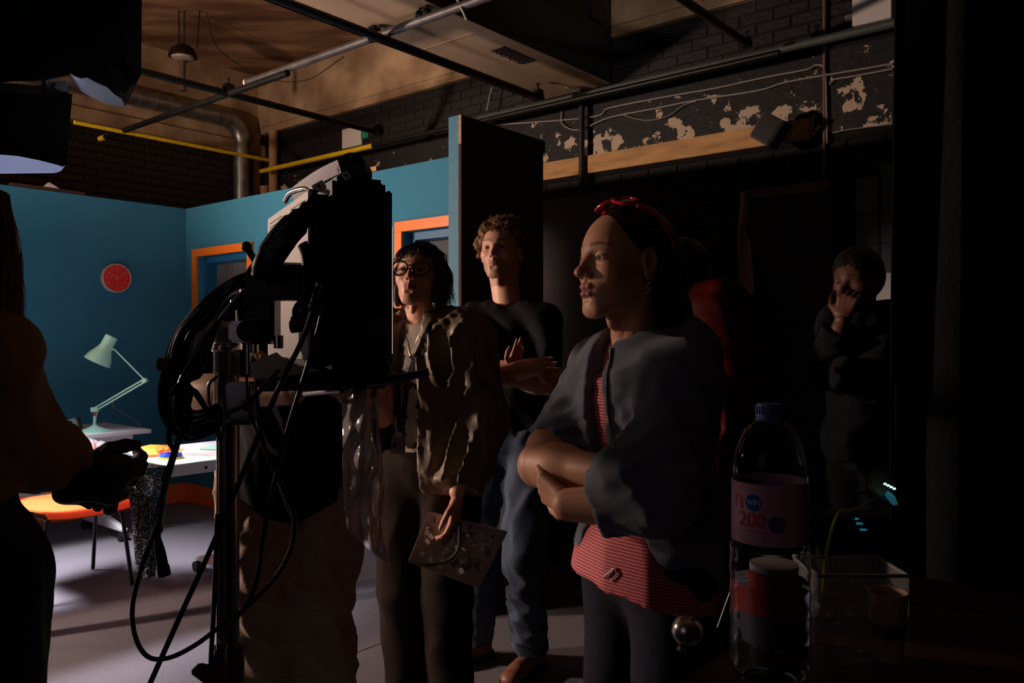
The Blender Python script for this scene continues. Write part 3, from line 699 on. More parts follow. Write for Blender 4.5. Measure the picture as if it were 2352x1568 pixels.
# E: yellow taped tube towards the left
e1 = LZ(605, 366, 3.05); aE = e1.dot(E1)
pipe(R(aE, LZ(165, 283, 3.05).dot(E2), 3.05), R(aE, e1.dot(E2)+0.05, 3.05), 0.017, MT['yellow'], 'thin tube wholly wrapped in yellow tape near the left brick wall')
# silver spiral duct: horizontal, elbow, drop
dz = 3.62; pd = LZ(520, 272, dz); aD = pd.dot(E1); c1 = on_z(545, 290, dz-0.03)
bq = c1.dot(E2)
t = thing('spiral_duct', R(aD, bq, 3.0), 'silver spiral duct bending down in the corner of the room', 'duct')
el_pts = [R(aD, 1.2, dz), R(aD, bq-0.22, dz)]
arc = [R(aD, bq-0.22+0.22*math.sin(x), dz-0.22+0.22*math.cos(x)) for x in np.linspace(0, PI/2, 9)]
MB().tube([el_pts[0], arc[0]], 0.085, 20).build('straight_duct', MT['steel'], t)
MB().tube(arc, 0.088, 20).build('elbow', MT['steel'], t)
MB().tube([arc[-1], R(aD, bq, 2.0)], 0.085, 20).build('drop_duct', MT['steel'], t)
for k in range(14):
    c = R(aD, bq-0.3-k*0.16, dz); MB().tube([c, c-E2*0.008], 0.0885, 20).build('seam_ring', MT['steel'], t)
for k in range(8):
    c = R(aD, bq, 3.35-k*0.16); MB().tube([c, c-up*0.008], 0.0885, 20).build('seam_ring', MT['steel'], t)
for (px_, zt, r_, lb) in ((590, 3.52, 0.043, 'ochre pipe in the wall corner, left of the pair'), (628, 3.52, 0.047, 'ochre pipe in the wall corner, right of the pair'), (608, 2.95, 0.045, 'short ochre pipe between the two tall corner pipes')):
    q = on_b(px_, 400, BB-0.08-(0.04 if px_ == 608 else 0)); t = thing('corner_pipe', (q.x, q.y, 0), lb, 'pipe', 'ochre pipes in the wall corner')
    MB().tube([(q.x, q.y, 0.0), (q.x, q.y, zt)], r_, 16).build('pipe', MT['ochre'], t)
    MB().tube([(q.x, q.y, zt-0.03), (q.x, q.y, zt)], r_*1.12, 16).build('collar', MT['ochre'], t)
# pendant lamp
pl = P(420, 128, 6.9); t = thing('pendant_lamp', pl, 'old dark pendant work lamp hung on ropes from the ceiling', 'lamp')
MB().lathe([(0.0, 0.10), (0.04, 0.095), (0.09, 0.06), (0.115, 0.01), (0.118, -0.012), (0.10, -0.014), (0.07, 0.03), (0.0, 0.06)], pl, n=28).build('lamp_shade', MT['black'], t)
MB().lathe([(0.095, -0.012), (0.085, -0.03), (0.03, -0.04), (0, -0.042)], pl, n=24).build('diffuser', mat('dusty glass', (0.35, 0.28, 0.22), 0.5), t)
for dx in (-0.03, 0.01, 0.12): MB().tube([pl+V((dx, 0, 0.06)), pl+V((dx*1.2, 0, 1.5)) if False else V((pl.x+dx*1.2, pl.y, 4.16))], 0.006, 6).build('rope', MT['black'], t)
MB().tube([pl+V((0, 0, -0.02)), pl+V((-0.005, 0, -0.16)), pl+V((0.0, 0, -0.30))], [0.03, 0.026, 0.03], 10).build('hanging_strap', mat('dark hanger', (0.08, 0.05, 0.04), 0.7), t)
solo('sprinkler_pipe', MB().tube(spline([V((pl.x+0.2, pl.y, 4.15)), P(500, 110, 6.9), P(600, 175, 6.6), P(700, 185, 6.3), P(790, 130, 6.0)], 6), 0.004, 6), MT['cable'], 'thin dark wire drooping below the ceiling by the grey tube', 'wire')
# ---------------------------------------------------------------- wall clutter on the right wall
def wall_pts(pts, off=0.02): return [on_b(x, y, BB-off) for x, y in pts]
def wcable(pts, r, mt, label, off=0.035, name='wall_cable'): return solo(name, MB().tube(spline(wall_pts(pts, off), 6), r, 7), mt, label, 'cable', group='cables on the right wall')
wcable([(1090, 290), (1350, 270), (1400, 248), (1530, 222), (1640, 203), (1760, 177), (1850, 160), (1872, 150), (1890, 152), (1896, 175), (1898, 230), (1900, 330)], 0.006, MT['wire'], 'upper grey cable along the right wall, turning down at the conduit')
wcable([(1290, 255), (1292, 285), (1330, 298), (1400, 270), (1500, 250), (1600, 230), (1740, 208), (1800, 190), (1880, 175), (1960, 162), (2050, 146)], 0.006, MT['wire'], 'lower grey cable with a drooping loop at its left end')
wcable([(1425, 262), (1480, 276), (1530, 268), (1570, 242), (1600, 232)], 0.004, MT['wire'], 'short slack grey wire hanging between the two wall cables')
wcable([(1905, 195), (1915, 183), (1960, 175), (2050, 158)], 0.006, MT['wire'], 'third grey cable branching right from the conduit')
wcable([(1912, 305), (1960, 296), (2050, 285)], 0.004, MT['wire'], 'thin grey wire low on the wall right of the conduit')
wcable([(1272, 130), (1290, 150), (1300, 175), (1302, 205)], 0.008, MT['wire'], 'pale cable dropping from the bulkhead end to the tubes', off=0.2)
wcable([(1130, 200), (1124, 225), (1118, 255)], 0.006, MT['wire'], 'pale cable end hanging left of the black cross tube', off=0.12)
MT['copper'] = mat('brown conduit', (0.16, 0.08, 0.055), 0.5)
q = on_b(1894, 300, BB-0.03); solo('conduit', MB().tube([(q.x, q.y, 2.12), (q.x, q.y, 3.52)], 0.012, 10), MT['copper'], 'vertical brown conduit on the right wall beyond the timber rail', 'conduit', base=(q.x, q.y, 2.12))
q = on_b(1336, 300, BB-0.085); solo('downpipe', MB().tube([(q.x, q.y, 0), (q.x, q.y, 4.1)], 0.022, 10), MT['plateblk'], 'black vertical pipe crossing the timber rail', 'pipe', base=(q.x, q.y, 0))
q = on_b(1355, 40, BB-0.25); solo('cable_tray', MB().box((q.x, q.y, 3.87), (0.14, 0.16, 0.58), (E1, E2, up)), MT['plateblk'], 'black box trunking beside the bulkhead end under the ceiling', 'trunking', bevel=0.004)
def wbox(px0, py0, px1, py1, d, mt, name, label, cat, off=0.0):
    a = on_b(px0, py0, BB-off-d); b = on_b(px1, py1, BB-off-d); c0, c1 = a.dot(E1), b.dot(E1)
    return solo(name, MB().rbox(c0, c1, BB-off-d, BB-off, b.z, a.z), mt, label, cat, bevel=0.004)
wbox(1957, -60, 2048, 40, 0.08, MT['whitep'], 'junction_box', 'white box high on the right wall at the frame top', 'wall box', off=0.07)
q = on_b(1955, 40, BB-0.05); solo('cable_gland', MB().tube([q-E1*0.03, q+E1*0.03], 0.018, 12), MT['whitep'], 'small round white gland at the corner of the high white box', 'cable gland')
wbox(785, 298, 830, 332, 0.02, MT['whitep'], 'wall_notice', 'pale notice sheet on the black wall above the teal wall', 'notice')
MT['exit'] = mat('exit green', (0.02, 0.22, 0.14), 0.5)
wbox(828, 300, 845, 316, 0.02, MT['exit'], 'exit_sign', 'green and white sign edge beside the pale wall notice', 'sign')
wbox(2018, 377, 2060, 410, 0.03, MT['exit'], 'safety_sign', 'green safety sign on the wall beside the black drape', 'sign')
MT['greyplate'] = mat('grey cupboard', (0.085, 0.08, 0.085), 0.7, noise=0.35, scale=7, coord='World', bump=0.3)
t = thing('wall_panel', on_b(2000, 776, BB-0.06), 'scuffed grey electrical cupboard on the wall behind the man with hand on chin', 'cupboard')
a = on_b(1965, 410, BB-0.1); b = on_b(2070, 700, BB-0.1)
MB().rbox(a.dot(E1), b.dot(E1), BB-0.10, BB-0.02, b.z, a.z).build('body', MT['greyplate'], t, bevel=0.004)
for yy in (490, 560): c = on_b(2000, yy, BB-0.1); MB().rbox(a.dot(E1), b.dot(E1), BB-0.104, BB-0.1, c.z-0.004, c.z+0.004).build('panel_gap', MT['plateblk'], t)
c = on_b(2019, 500, BB-0.11); MB().tube([(c.x, c.y, a.z+0.05), (c.x, c.y, b.z)], 0.008, 8).build('rod', MT['black'], t)
wbox(2010, 628, 2062, 700, 0.03, MT['whitep'], 'poster', 'white poster with a blue disc behind the shoulder of the man at right', 'poster', off=0.105)
q = on_b(2011, 658, BB-0.14); solo('blue_disc', MB().tube([q, q-E2*0.006], 0.035, 24), mat('sign blue', (0.01, 0.10, 0.42), 0.4), 'blue mandatory sign disc beside the head of the man at right', 'sign disc')
wbox(1240, 669, 1263, 684, 0.04, MT['whitep'], 'wall_socket', 'white wall socket beside the shoulder of the curly-haired man', 'socket')
wbox(1268, 802, 1302, 818, 0.1, mat('grey lid', (0.3, 0.28, 0.28), 0.6), 'grey_box', 'grey box on a shelf between the curly-haired man and the woman in the hoodie', 'box', off=0.02)
# hanging foil / paper strip behind the woman (tall torn brown sheet)
g = []
for i in range(22):
    v = i/21; y = 440+v*350; xl = 1703-8*v-6*math.sin(v*5); wd = 30*math.sin(min(v*2.2+0.25, 1.6))*(1.0-0.75*max(0, v-0.6)/0.4)+6*math.sin(v*17)*(v < 0.3)
    g.append([on_b(xl+wd*1.0*u, y, BB-0.30-0.03*math.sin(u*3+v*5)) for u in np.linspace(0, 1.15, 7)])
solo('brown_paper', MB().sheet(g), mat('brown paper', (0.34, 0.22, 0.15), 0.75, noise=0.12, bump=0.2), 'tall torn strip of brown paper hanging behind the red jacket', 'paper strip')
a_ = on_b(1703, 440, BB-0.2).dot(E1); zt = on_b(1703, 440, BB-0.2).z
t = thing('door_leaf', R(a_, BB-0.2, 0), 'dark brown cupboard with a wooden top rail behind the woman and the red jacket', 'cupboard')
MB().rbox(a_, a_+0.56, BB-0.22, BB-0.02, 0, zt-0.06).build('body', mat('very dark board', (0.012, 0.011, 0.011), 0.6), t)
MB().rbox(a_, a_+0.55, BB-0.24, BB-0.16, zt-0.06, zt).build('top_rail', mat('dark varnished wood', (0.10, 0.055, 0.025), 0.5), t, bevel=0.003)
# small black speaker under the timber rail
q = on_b(1770, 300, BB-0.22); t = thing('spotlight_box', q, 'dark square lamp head tilted in front of the timber rail', 'lamp head')
M = Matrix.Rotation(0.6, 3, E2); ax = (M @ E1, E2, M @ up)
MB().box(q, (0.15, 0.14, 0.17), ax).build('housing', mat('dark housing', (0.03, 0.027, 0.027), 0.5), t, bevel=0.008)
MB().box(q-E2*0.072, (0.12, 0.006, 0.14), ax).build('front_grille', MT['black'], t, bevel=0.002)
MB().tube([q, q+E2*0.13+up*0.06], 0.01, 8).build('bracket', MT['black'], t)
# ---------------------------------------------------------------- black drape in the right foreground
g = []
for i in range(14):
    z = 3.6-i*3.6/13; row = []
    for j in range(60):
        u = j/59; X = 0.838+u*1.15; Y = 1.755+0.035*math.sin(u*46+0.4*math.sin(z*2))+0.02*math.sin(u*17+z)-0.02*u
        row.append((X, Y, z))
    g.append(row)
t = thing('blackout_drape', (1.4, 1.75, 0), 'black blackout drape filling the right side of the picture', 'drape')
MB().sheet(g, 0.003).build('cloth', mat('dull black serge', (0.012, 0.012, 0.013), 0.9, spec=0.15, bump=0.3, bscale=80), t)
MB().tube([(0.80, 1.75, 3.63), (2.1, 1.74, 3.63)], 0.02, 12).build('hanging_bar', MT['darktube'], t)
q = P(2060, 950, 1.70); solo('brass_strip', MB().box(q, (0.007, 0.004, 0.12)), MT['copper'], 'small copper strip on the edge of the black drape', 'strip')
# ---------------------------------------------------------------- softbox with black skirts at the upper left
def blob_sheet(rows, Y, th=0.003, wob=0.03, cols=10, ph=0, tilt=0.0):
    g = []
    for i, (y, x0, x1) in enumerate(rows):
        g.append([P(x0+(x1-x0)*u, y, Y+tilt*i/(len(rows)-1)+wob*math.sin(u*9+ph+i*0.35)) for u in np.linspace(0, 1, cols)])
    return MB().sheet(g, th)
t = thing('light_box_skirt', P(80, 100, 3.0), 'large black fabric skirt hanging round an overhead light at the upper left', 'light skirt')
def poly_sheet(top, bot, Y, n=14, wob=0.03, ph=0.0, Yb=None):
    """sheet between an upper and a lower outline (pixel outlines placed at depth Y)"""
    m = len(top); g = []
    for i in range(n):
        v = i/(n-1); g.append([P(top[j][0]*(1-v)+bot[j][0]*v, top[j][1]*(1-v)+bot[j][1]*v, (Y if Yb is None else Y*(1-v)+Yb*v)+wob*math.sin(j*0.9+ph+v*1.5)) for j in range(m)])
    return g
top = [(x, -160) for x in (-200, -120, -40, 40, 110, 170, 220, 262, 300, 326)]
bot = [(-200, 210), (-120, 205), (-40, 195), (30, 186), (100, 184), (160, 172), (205, 185), (240, 215), (284, 246), (322, 170)]
MB().sheet(poly_sheet(top, bot, 2.95), 0.004).build('skirt', MT['matte'], t)
MT['silk'] = mat('pale blue silk', (0.62, 0.66, 0.85), 0.7, sheen=0.3, bump=0.15, bscale=12)
top = [(168, 174), (185, 180), (200, 178), (222, 190), (246, 200), (262, 216), (280, 228)]
bot = [(160, 168), (186, 208), (208, 222), (232, 232), (250, 240), (268, 244), (288, 247)]
MB().sheet(poly_sheet(top, bot, 2.90, 8, 0.012), 0.002).build('folded_lining', MT['silk'], t)
top = [(-60, 188), (-10, 190), (40, 192), (80, 196), (110, 192), (150, 185)]
bot = [(-60, 226), (-10, 228), (40, 228), (80, 226), (110, 228), (160, 222)]
MB().sheet(poly_sheet(top, bot, 2.98, 6, 0.02), 0.002).build('dim_lining', mat('shaded lining', (0.10, 0.10, 0.12), 0.7), t)  # dimmer stretch of the pale lining, its shade put into the colour
for x_ in (-80, 60, 250): a_ = P(x_, -150, 2.95); MB().tube([a_, V((a_.x, a_.y, 4.16))], 0.005, 6).build('rope', MT['black'], t)
t = thing('soft_light', P(0, 400, 3.0), 'lower black light box with a glowing pale silk underside at the left edge', 'soft light')
top = [(x, 215) for x in (-260, -180, -100, -20, 40, 90, 130, 166)]
bot = [(-260, 345), (-180, 345), (-100, 348), (-20, 353), (40, 358), (90, 368), (130, 378), (150, 385)]
MB().sheet(poly_sheet(top, bot, 2.95, 8, 0.02, 1), 0.004).build('side_cloth', MT['matte'], t)
Ls = []
for i in range(9):
    v = i/8; row = []
    for j in range(49):
        u = j/48; x = -260+u*(148+260); yt = 346+14*max(0, (u-0.5)*2)**1.5; yb = 400-4*u; rr = math.sqrt(max(0, 1-max(0, (u-0.93)/0.07)**2))
        ym = (yt+yb)/2+4*max(0, u-0.5); y = ym+(yt+(yb-yt)*v-ym)*rr; row.append(P(x, y, 2.95+0.12*(1-v)+0.01*math.sin(u*25)))
    Ls.append(row)
MB().sheet(Ls, 0.002).build('silk_diffuser', mat('glowing silk', (0.5, 0.55, 0.8), 0.7, emit=(0.36, 0.42, 0.74), estr=0.42), t)
a_ = P(100, 215, 2.95); MB().tube([a_, V((a_.x, a_.y, 4.16))], 0.006, 6).build('rope', MT['black'], t)
# ---------------------------------------------------------------- desks, chair, desk things
def desk(name, a0, a1, b0, b1, label, legs):
    z = 0.74; t = thing(name, R((a0+a1)/2, (b0+b1)/2, 0), label, 'desk', 'white caster desks')
    MB().rbox(a0, a1, b0, b1, z-0.026, z).build('worktop', MT['white'], t, bevel=0.003)
    MB().rbox(a1-0.10, a1-0.06, b0+0.1, b1-0.1, z-0.07, z-0.027).build('rail', MT['white'], t)
    for b in legs:
        am = (a0+a1)/2; g = MB().rbox(am-0.035, am+0.035, b-0.02, b+0.02, 0.09, z-0.027).build('leg', MT['white'], t, bevel=0.004)
        f = MB().prism([R(a0+0.05, b-0.022, 0.085), R(am-0.05, b-0.022, 0.135), R(am+0.05, b-0.022, 0.135), R(a1-0.05, b-0.022, 0.085), R(a1-0.05, b-0.022, 0.065), R(a0+0.05, b-0.022, 0.065)], E2*0.044).build('foot', MT['white'], t, bevel=0.004)
        for a in (a0+0.07, a1-0.07):
            for s in (-1, 1):
                c = R(a, b+s*0.018, 0.030); MB().tube([c-E2*0.010, c+E2*0.010], 0.030, 18).build('caster', MT['blackp'], t)
            MB().tube([R(a, b, 0.045), R(a, b, 0.075)], 0.012, 10).build('caster_fork', MT['blackp'], t)
    return t
desk('white_desk', -6.08, -5.38, 1.1, 2.68, 'white desk carrying the mint green lamp, near the left teal wall', (1.25, 2.52))
d2 = desk('white_desk', -4.48, -3.785, 1.0, 2.65, 'white caster desk in front of the orange chair, strewn with papers', (1.15, 2.48))
q = on_a(473, 1073, -3.785); MB().tube([q, q+E1*0.003], 0.008, 12).build('cable_hole', MT['black'], d2)
# anglepoise lamp
MT['mint'] = mat('mint green enamel', (0.42, 0.80, 0.66), 0.28)
base = on_z(217, 990, 0.74); Yl = base.y
t = thing('desk_lamp', base, 'mint green balanced arm desk lamp on the far white desk', 'desk lamp')
MB().lathe([(0.0, 0.0), (0.108, 0.0), (0.108, 0.006), (0.075, 0.013), (0.03, 0.03), (0.012, 0.042), (0.0, 0.042)], base, n=40).build('lamp_base', MT['mint'], t)
j0 = P(218, 940, Yl); j1 = P(333, 873, Yl); j2 = P(263, 802, Yl)
MB().tube([base+up*0.035, j0-up*0.045], 0.010, 12).build('post', MT['mint'], t)
for dx in (-0.022, 0.0, 0.022):
    MB().tube([j0-up*0.07, j0+V((dx, 0, 0.01))], 0.006, 8).build('spring', MT['chrome'], t)
MB().box(j0, (0.05, 0.03, 0.03)).build('knuckle', MT['mint'], t, bevel=0.004)
for dz in (-0.011, 0.011): MB().tube([j0+V((0, 0, dz)), j1+V((0, 0, dz))], 0.0058, 8).build('lower_arm', MT['mint'], t)
MB().tube([j1-V((0, 0.016, 0)), j1+V((0, 0.016, 0))], 0.016, 14).build('elbow_joint', MT['mint'], t)
MB().tube([j1, j2], 0.0055, 8).build('upper_arm', MT['mint'], t)
hd0 = P(257, 772, Yl); hd1 = P(223, 832, Yl-0.03); ax_ = (hd1-hd0).normalized(); Lh = (hd1-hd0).length
prof = [(0.0, 0), (0.036, 0.0), (0.040, 0.01), (0.040, Lh*0.40), (0.052, Lh*0.55), (0.076, Lh*0.78), (0.088, Lh*1.0), (0.087, Lh*1.0), (0.070, Lh*0.78), (0.034, Lh*0.42), (0.0, Lh*0.42)]
MB().lathe(prof, hd0, ax_, 36).build('lamp_shade', MT['mint'], t)
MB().tube([j2, hd0+ax_*Lh*0.5], 0.008, 8).build('shade_joint', MT['mint'], t)
MB().tube(spline([j0.lerp(j1, 0.35)-up*0.02, P(262, 935, Yl+0.2), P(305, 962, Yl+0.35), P(330, 985, Yl+0.3)], 6), 0.003, 6).build('lamp_cord', MT['wire'], t)
# pen pot etc on desk 1
q = on_z(165, 992, 0.74); t = thing('pen_holder', q, 'clear smoked acrylic holder on the far desk beside the lamp', 'pen holder')
m = MB()
for (dx, w_, h_, tl) in ((-0.02, 0.06, 0.085, 0.25), (0.03, 0.05, 0.095, -0.3)):
    M = Matrix.Rotation(tl, 3, V((0, 1, 0))); m.box(q+V((dx, 0, h_/2)), (w_, 0.05, h_), (M @ V((1, 0, 0)), V((0, 1, 0)), M @ up))
m.build('holder', mat('smoked acrylic', (0.06, 0.07, 0.065), 0.1, trans=0.5), t, bevel=0.003)
q = on_z(122, 985, 0.74); solo('figurine', MB().lathe([(0.0, 0), (0.035, 0), (0.03, 0.03), (0.018, 0.05), (0.028, 0.075), (0.02, 0.1), (0, 0.108)], q, n=18), MT['whitep'], 'small cream knick-knack on the far desk at the sleeve edge', 'ornament')
# orange chair
MT['shell'] = mat('orange plastic shell', (0.78, 0.10, 0.025), 0.38)
c = R(-4.66, 1.86, 0); t = thing('orange_chair', c, 'orange plastic shell chair with black tube legs tucked at the near desk', 'chair')
g = []
prof = [(-0.30, 0.45-0.02), (-0.26, 0.452), (-0.15, 0.447), (0.0, 0.437), (0.10, 0.44), (0.16, 0.462), (0.19, 0.51), (0.215, 0.60), (0.235, 0.70), (0.25, 0.79), (0.253, 0.81)]
for (d, z) in spline([(p[0], 0, p[1]) for p in prof], 3) and [(p[0], p[2]) for p in spline([(p[0], 0, p[1]) for p in prof], 3)]:
    hw = 0.215 if z < 0.5 else 0.215-0.02*(z-0.5)/0.3
    g.append([R(-4.66-d, 1.86+u*hw, z+0.018*abs(u)**2.5*(1 if z < 0.5 else 0)) if z < 0.5 else R(-4.66-d+0.03*abs(u)**2.2, 1.86+u*hw*(1 if z < 0.79 else 0.93), z) for u in np.linspace(-1, 1, 13)])
MB().sheet(g, 0.008).build('shell', MT['shell'], t)
for s in (-1, 1):
    for (d, dd) in ((-0.20, -0.25), (0.12, 0.24)):
        MB().tube(spline([R(-4.66-d*0.3, 1.86+s*0.10, 0.425), R(-4.66-d*0.95, 1.86+s*0.17, 0.42), R(-4.66-d*1.02, 1.86+s*0.195, 0.38), R(-4.66-dd, 1.86+s*0.23, 0.01)], 5), 0.0105, 10).build('leg', MT['black'], t)
MB().tube([R(-4.66+0.19, 1.86-0.17, 0.42), R(-4.66-0.12, 1.86-0.17, 0.42)], 0.009, 8).tube([R(-4.66+0.19, 1.86+0.17, 0.42), R(-4.66-0.12, 1.86+0.17, 0.42)], 0.009, 8).build('seat_frame', MT['black'], t)
# papers and rolls on the near desk
Z2 = 0.7405
def flat_paper(pts, mt, label, th=0.0012, z=Z2, name='paper_sheet', cat='paper', **k):
    return solo(name, MB().prism([on_z(x, y, z) for x, y in pts], (0, 0, th)), mt, label, cat, **k)
MT['paper'] = mat('white paper', (0.8, 0.78, 0.76), 0.7); MT['opaper'] = mat('orange paper', (0.85, 0.25, 0.03), 0.6); MT['dopaper'] = mat('light orange paper', (0.9, 0.42, 0.06), 0.6)
MT['gpaper'] = mat('mint paper', (0.35, 0.60, 0.50), 0.7); MT['rpaper'] = mat('red card', (0.72, 0.08, 0.03), 0.5); MT['foil'] = mat('silver foil', (0.80, 0.78, 0.80), 0.24, 0.85, bump=0.5, bscale=45)
flat_paper([(40, 1050), (142, 1096), (150, 1099), (40, 1099)], mat('peach paper', (0.85, 0.50, 0.38), 0.7), 'peach paper sheet at the left end of the near desk')
flat_paper([(225, 1060), (330, 1058), (300, 1028), (240, 1032)], MT['paper'], 'white paper under the foil roll on the near desk')
flat_paper([(190, 1058), (214, 1052), (226, 1031), (178, 1030)], MT['rpaper'], 'red folder on the near desk left of the foil roll', name='red_folder', cat='folder', th=0.004)
flat_paper([(300, 1034), (370, 1026), (376, 1044), (330, 1046)], MT['dopaper'], 'pale orange sheet on the near desk behind the cable')
flat_paper([(305, 1030), (345, 1021), (375, 1022), (372, 1031)], MT['opaper'], 'deep orange sheet lying beyond the pale orange one', z=Z2+0.0014)
flat_paper([(415, 1030), (450, 1036), (420, 1038), (395, 1033)], MT['opaper'], 'orange paper strip on the near desk beside the paper stack')
flat_paper([(318, 1046), (372, 1044), (374, 1048), (330, 1051)], MT['rpaper'], 'narrow red strip in front of the pale orange sheet', th=0.003)
t = thing('paper_stack', on_z(460, 1044, Z2), 'stack of papers on the near desk beside the chrome stand', 'paper stack')
for k in range(7):
    dx = random.uniform(-4, 4); MB().prism([on_z(412+dx, 1046, Z2), on_z(500+dx, 1048, Z2), on_z(520+dx, 1030, Z2), on_z(445+dx, 1030, Z2)], (0, 0, 0.002)).build('sheet', MT['paper'] if k % 2 else MT['whitep'], t).location.z += 0.0025*k
flat_paper([(455, 1031), (520, 1033), (520, 1022), (484, 1022)], MT['gpaper'], 'mint green sheet lying on the paper stack', z=Z2+0.020)
t = thing('tape_roll', on_z(398, 1054, Z2), 'blue tape roll with yellow rim on the near desk', 'tape roll')
q = on_z(392, 1052, Z2)
MB().lathe([(0.025, 0.0), (0.06, 0.0), (0.06, 0.010), (0.025, 0.010), (0.025, 0.0)], q, n=28).build('yellow_rim', mat('yellow rim', (0.7, 0.5, 0.04), 0.4), t)
MB().lathe([(0.025, 0.010), (0.056, 0.010), (0.054, 0.026), (0.025, 0.026), (0.025, 0.010)], q, n=28).build('blue_roll', mat('blue vinyl', (0.03, 0.06, 0.42), 0.35), t)
F_ = Fld(np.array(on_z(385, 1045, Z2))-np.array([.12, .12, .01]), np.array(on_z(385, 1045, Z2))+np.array([.12, .12, .1]), 0.004); q = on_z(382, 1042, Z2)
F_.ell(q+V((0, 0, 0.022)), [0.055, 0.04, 0.026], 0.0); F_.ell(q+V((0.03, 0.02, 0.03)), [0.03, 0.03, 0.022], 0.01); F_.warp(folds(0.006, 90, 4)); F_.clip((0, 0, Z2), (0, 0, -1))
o = sdf_obj('orange_wrapper', [F_], mat('orange cellophane', (0.9, 0.22, 0.03), 0.12, trans=0.3), None); prop(o, 'crumpled orange cellophane on the near desk behind the tape roll', 'wrapper')
a_ = on_z(232, 1022, Z2+0.028); b_ = on_z(302, 1058, Z2+0.028)
m = MB().lathe([(0.0, 0.012), (0.022, 0.004), (0.0255, 0), (0.0255, (b_-a_).length), (0.022, (b_-a_).length-0.004), (0.0, (b_-a_).length-0.01)], a_, (b_-a_), 24)
solo('foil_roll', m, MT['foil'], 'bright silver foil roll lying across the near desk', 'foil roll')
a_ = on_z(200, 1016, Z2+0.03); b_ = on_z(230, 1026, Z2+0.03)
solo('foil_roll', MB().lathe([(0.0, 0), (0.028, 0), (0.028, 0.13), (0.0, 0.13)], a_, (b_-a_), 20), MT['foil'], 'shorter crumpled foil roll behind the bright one', 'foil roll')
# glitter fabric hanging off the desk edge
MT['glit'] = mat('glitter fabric', (0.16, 0.16, 0.165), 0.30, 0.9)
nt = MT['glit'].node_tree; N = nt.nodes; L = nt.links; tc = N.new('ShaderNodeTexCoord'); vo = N.new('ShaderNodeTexVoronoi'); vo.inputs['Scale'].default_value = 260
L.new(tc.outputs['Object'], vo.inputs['Vector']); bp = N.new('ShaderNodeBump'); bp.inputs['Strength'].default_value = 1.0; bp.inputs['Distance'].default_value = 0.006
cs = N.new('ShaderNodeSeparateColor'); L.new(vo.outputs['Color'], cs.inputs[0]); L.new(cs.outputs[0], bp.inputs['Height']); L.new(bp.outputs[0], N['Principled BSDF'].inputs['Normal'])
cr = N.new('ShaderNodeValToRGB'); cr.color_ramp.elements[0].color = (0.025, 0.025, 0.027, 1); cr.color_ramp.elements[1].color = (0.85, 0.85, 0.88, 1); cr.color_ramp.elements[1].position = 1.0; cr.color_ramp.elements[0].position = 0.80
L.new(cs.outputs[1], cr.inputs[0]); L.new(cr.outputs[0], N['Principled BSDF'].inputs['Base Color'])
bl, brr = 1.76, 1.975; g = []
for i in range(26):
    v = i/25
    if v < 0.16: a = -3.95+v/0.16*0.155; z = Z2+0.006; s = 1.0; cb = (bl+brr)/2
    else:
        w_ = (v-0.16)/0.84; a = -3.775+0.035*w_+0.0; z = Z2+0.0-w_*0.50-0.0; s = 1.0-0.62*w_; cb = (bl+brr)/2-0.035*w_
    hw = (brr-bl)/2*s; row = []
    for j in range(25):
        u = -1+2*j/24; bulge = 0.0 if v < 0.16 else 0.05*math.sqrt(max(0, 1-u*u))*min(1, (v-0.16)*5); row.append(R(a+bulge+(0.006*math.sin(u*7+v*4) if v > 0.2 else 0), cb+hw*u, z+(0.008*math.cos(u*3) if v < 0.16 else 0)))
    g.append(row)
solo('glitter_cloth', MB().sheet(g, 0.002), MT['glit'], 'silver glitter fabric hanging in a tapering roll off the near desk', 'fabric')
# clock
q = on_a(263, 639, AL+0.001); q = V((q.x, q.y, q.z))
t = thing('wall_clock', q, 'round red wall clock with a white rim on the left teal wall', 'clock')
MB().lathe([(0.0, 0.0), (0.108, 0.0), (0.112, 0.004), (0.112, 0.044), (0.106, 0.047), (0.103, 0.043), (0.0, 0.043)], q, E1, 48).build('case', MT['whitep'], t)
cf = q+E1*0.0445; MB().lathe([(0.0, 0.0), (0.1035, 0.0), (0.1035, 0.001), (0, 0.001)], cf-E1*0.0008, E1, 48).build('dial', mat('red dial', (0.88, 0.025, 0.015), 0.4), t)
MT['ink'] = mat('pale pink print', (0.75, 0.35, 0.33), 0.5); rt_ = E2; cc = cf+E1*0.001
for k in range(12):
    an = PI/2-(k+1)*PI/6; d = rt_*math.cos(an)+up*math.sin(an); text('numeral', str(k+1), 0.024, cc+d*0.076, rt_, up, MT['ink'], t)
    MB().box(cc+d*0.095, (0.006, 0.0012, 0.0008), (d, d.cross(E1), E1)).build('tick', MT['ink'], t)
for (an, L_, w_) in ((PI/2+math.radians(57), 0.058, 0.004), (PI/2-math.radians(50), 0.078, 0.0032), (PI/2-math.radians(3), 0.07, 0.0012)):
    d = rt_*math.cos(an)+up*math.sin(an); MB().box(cc+E1*0.002+d*(L_/2-0.008), (L_+0.016, w_, 0.001), (d, d.cross(E1), E1)).build('clock_hand', MT['ink'], t)
# wires on the floor
solo('floor_cable', MB().tube([on_z(375, 1208, 0.003), on_z(495, 1205, 0.003)], 0.003, 6), MT['cable'], 'thin black cable lying on the carpet under the near desk', 'cable')
solo('chalk_line', MB().tube([on_z(780, 1512, 0.001), on_z(906, 1464, 0.001)], 0.0022, 6), MT['ply'], 'thin pale cord lying on the carpet between the operator and the glasses woman', 'cord')
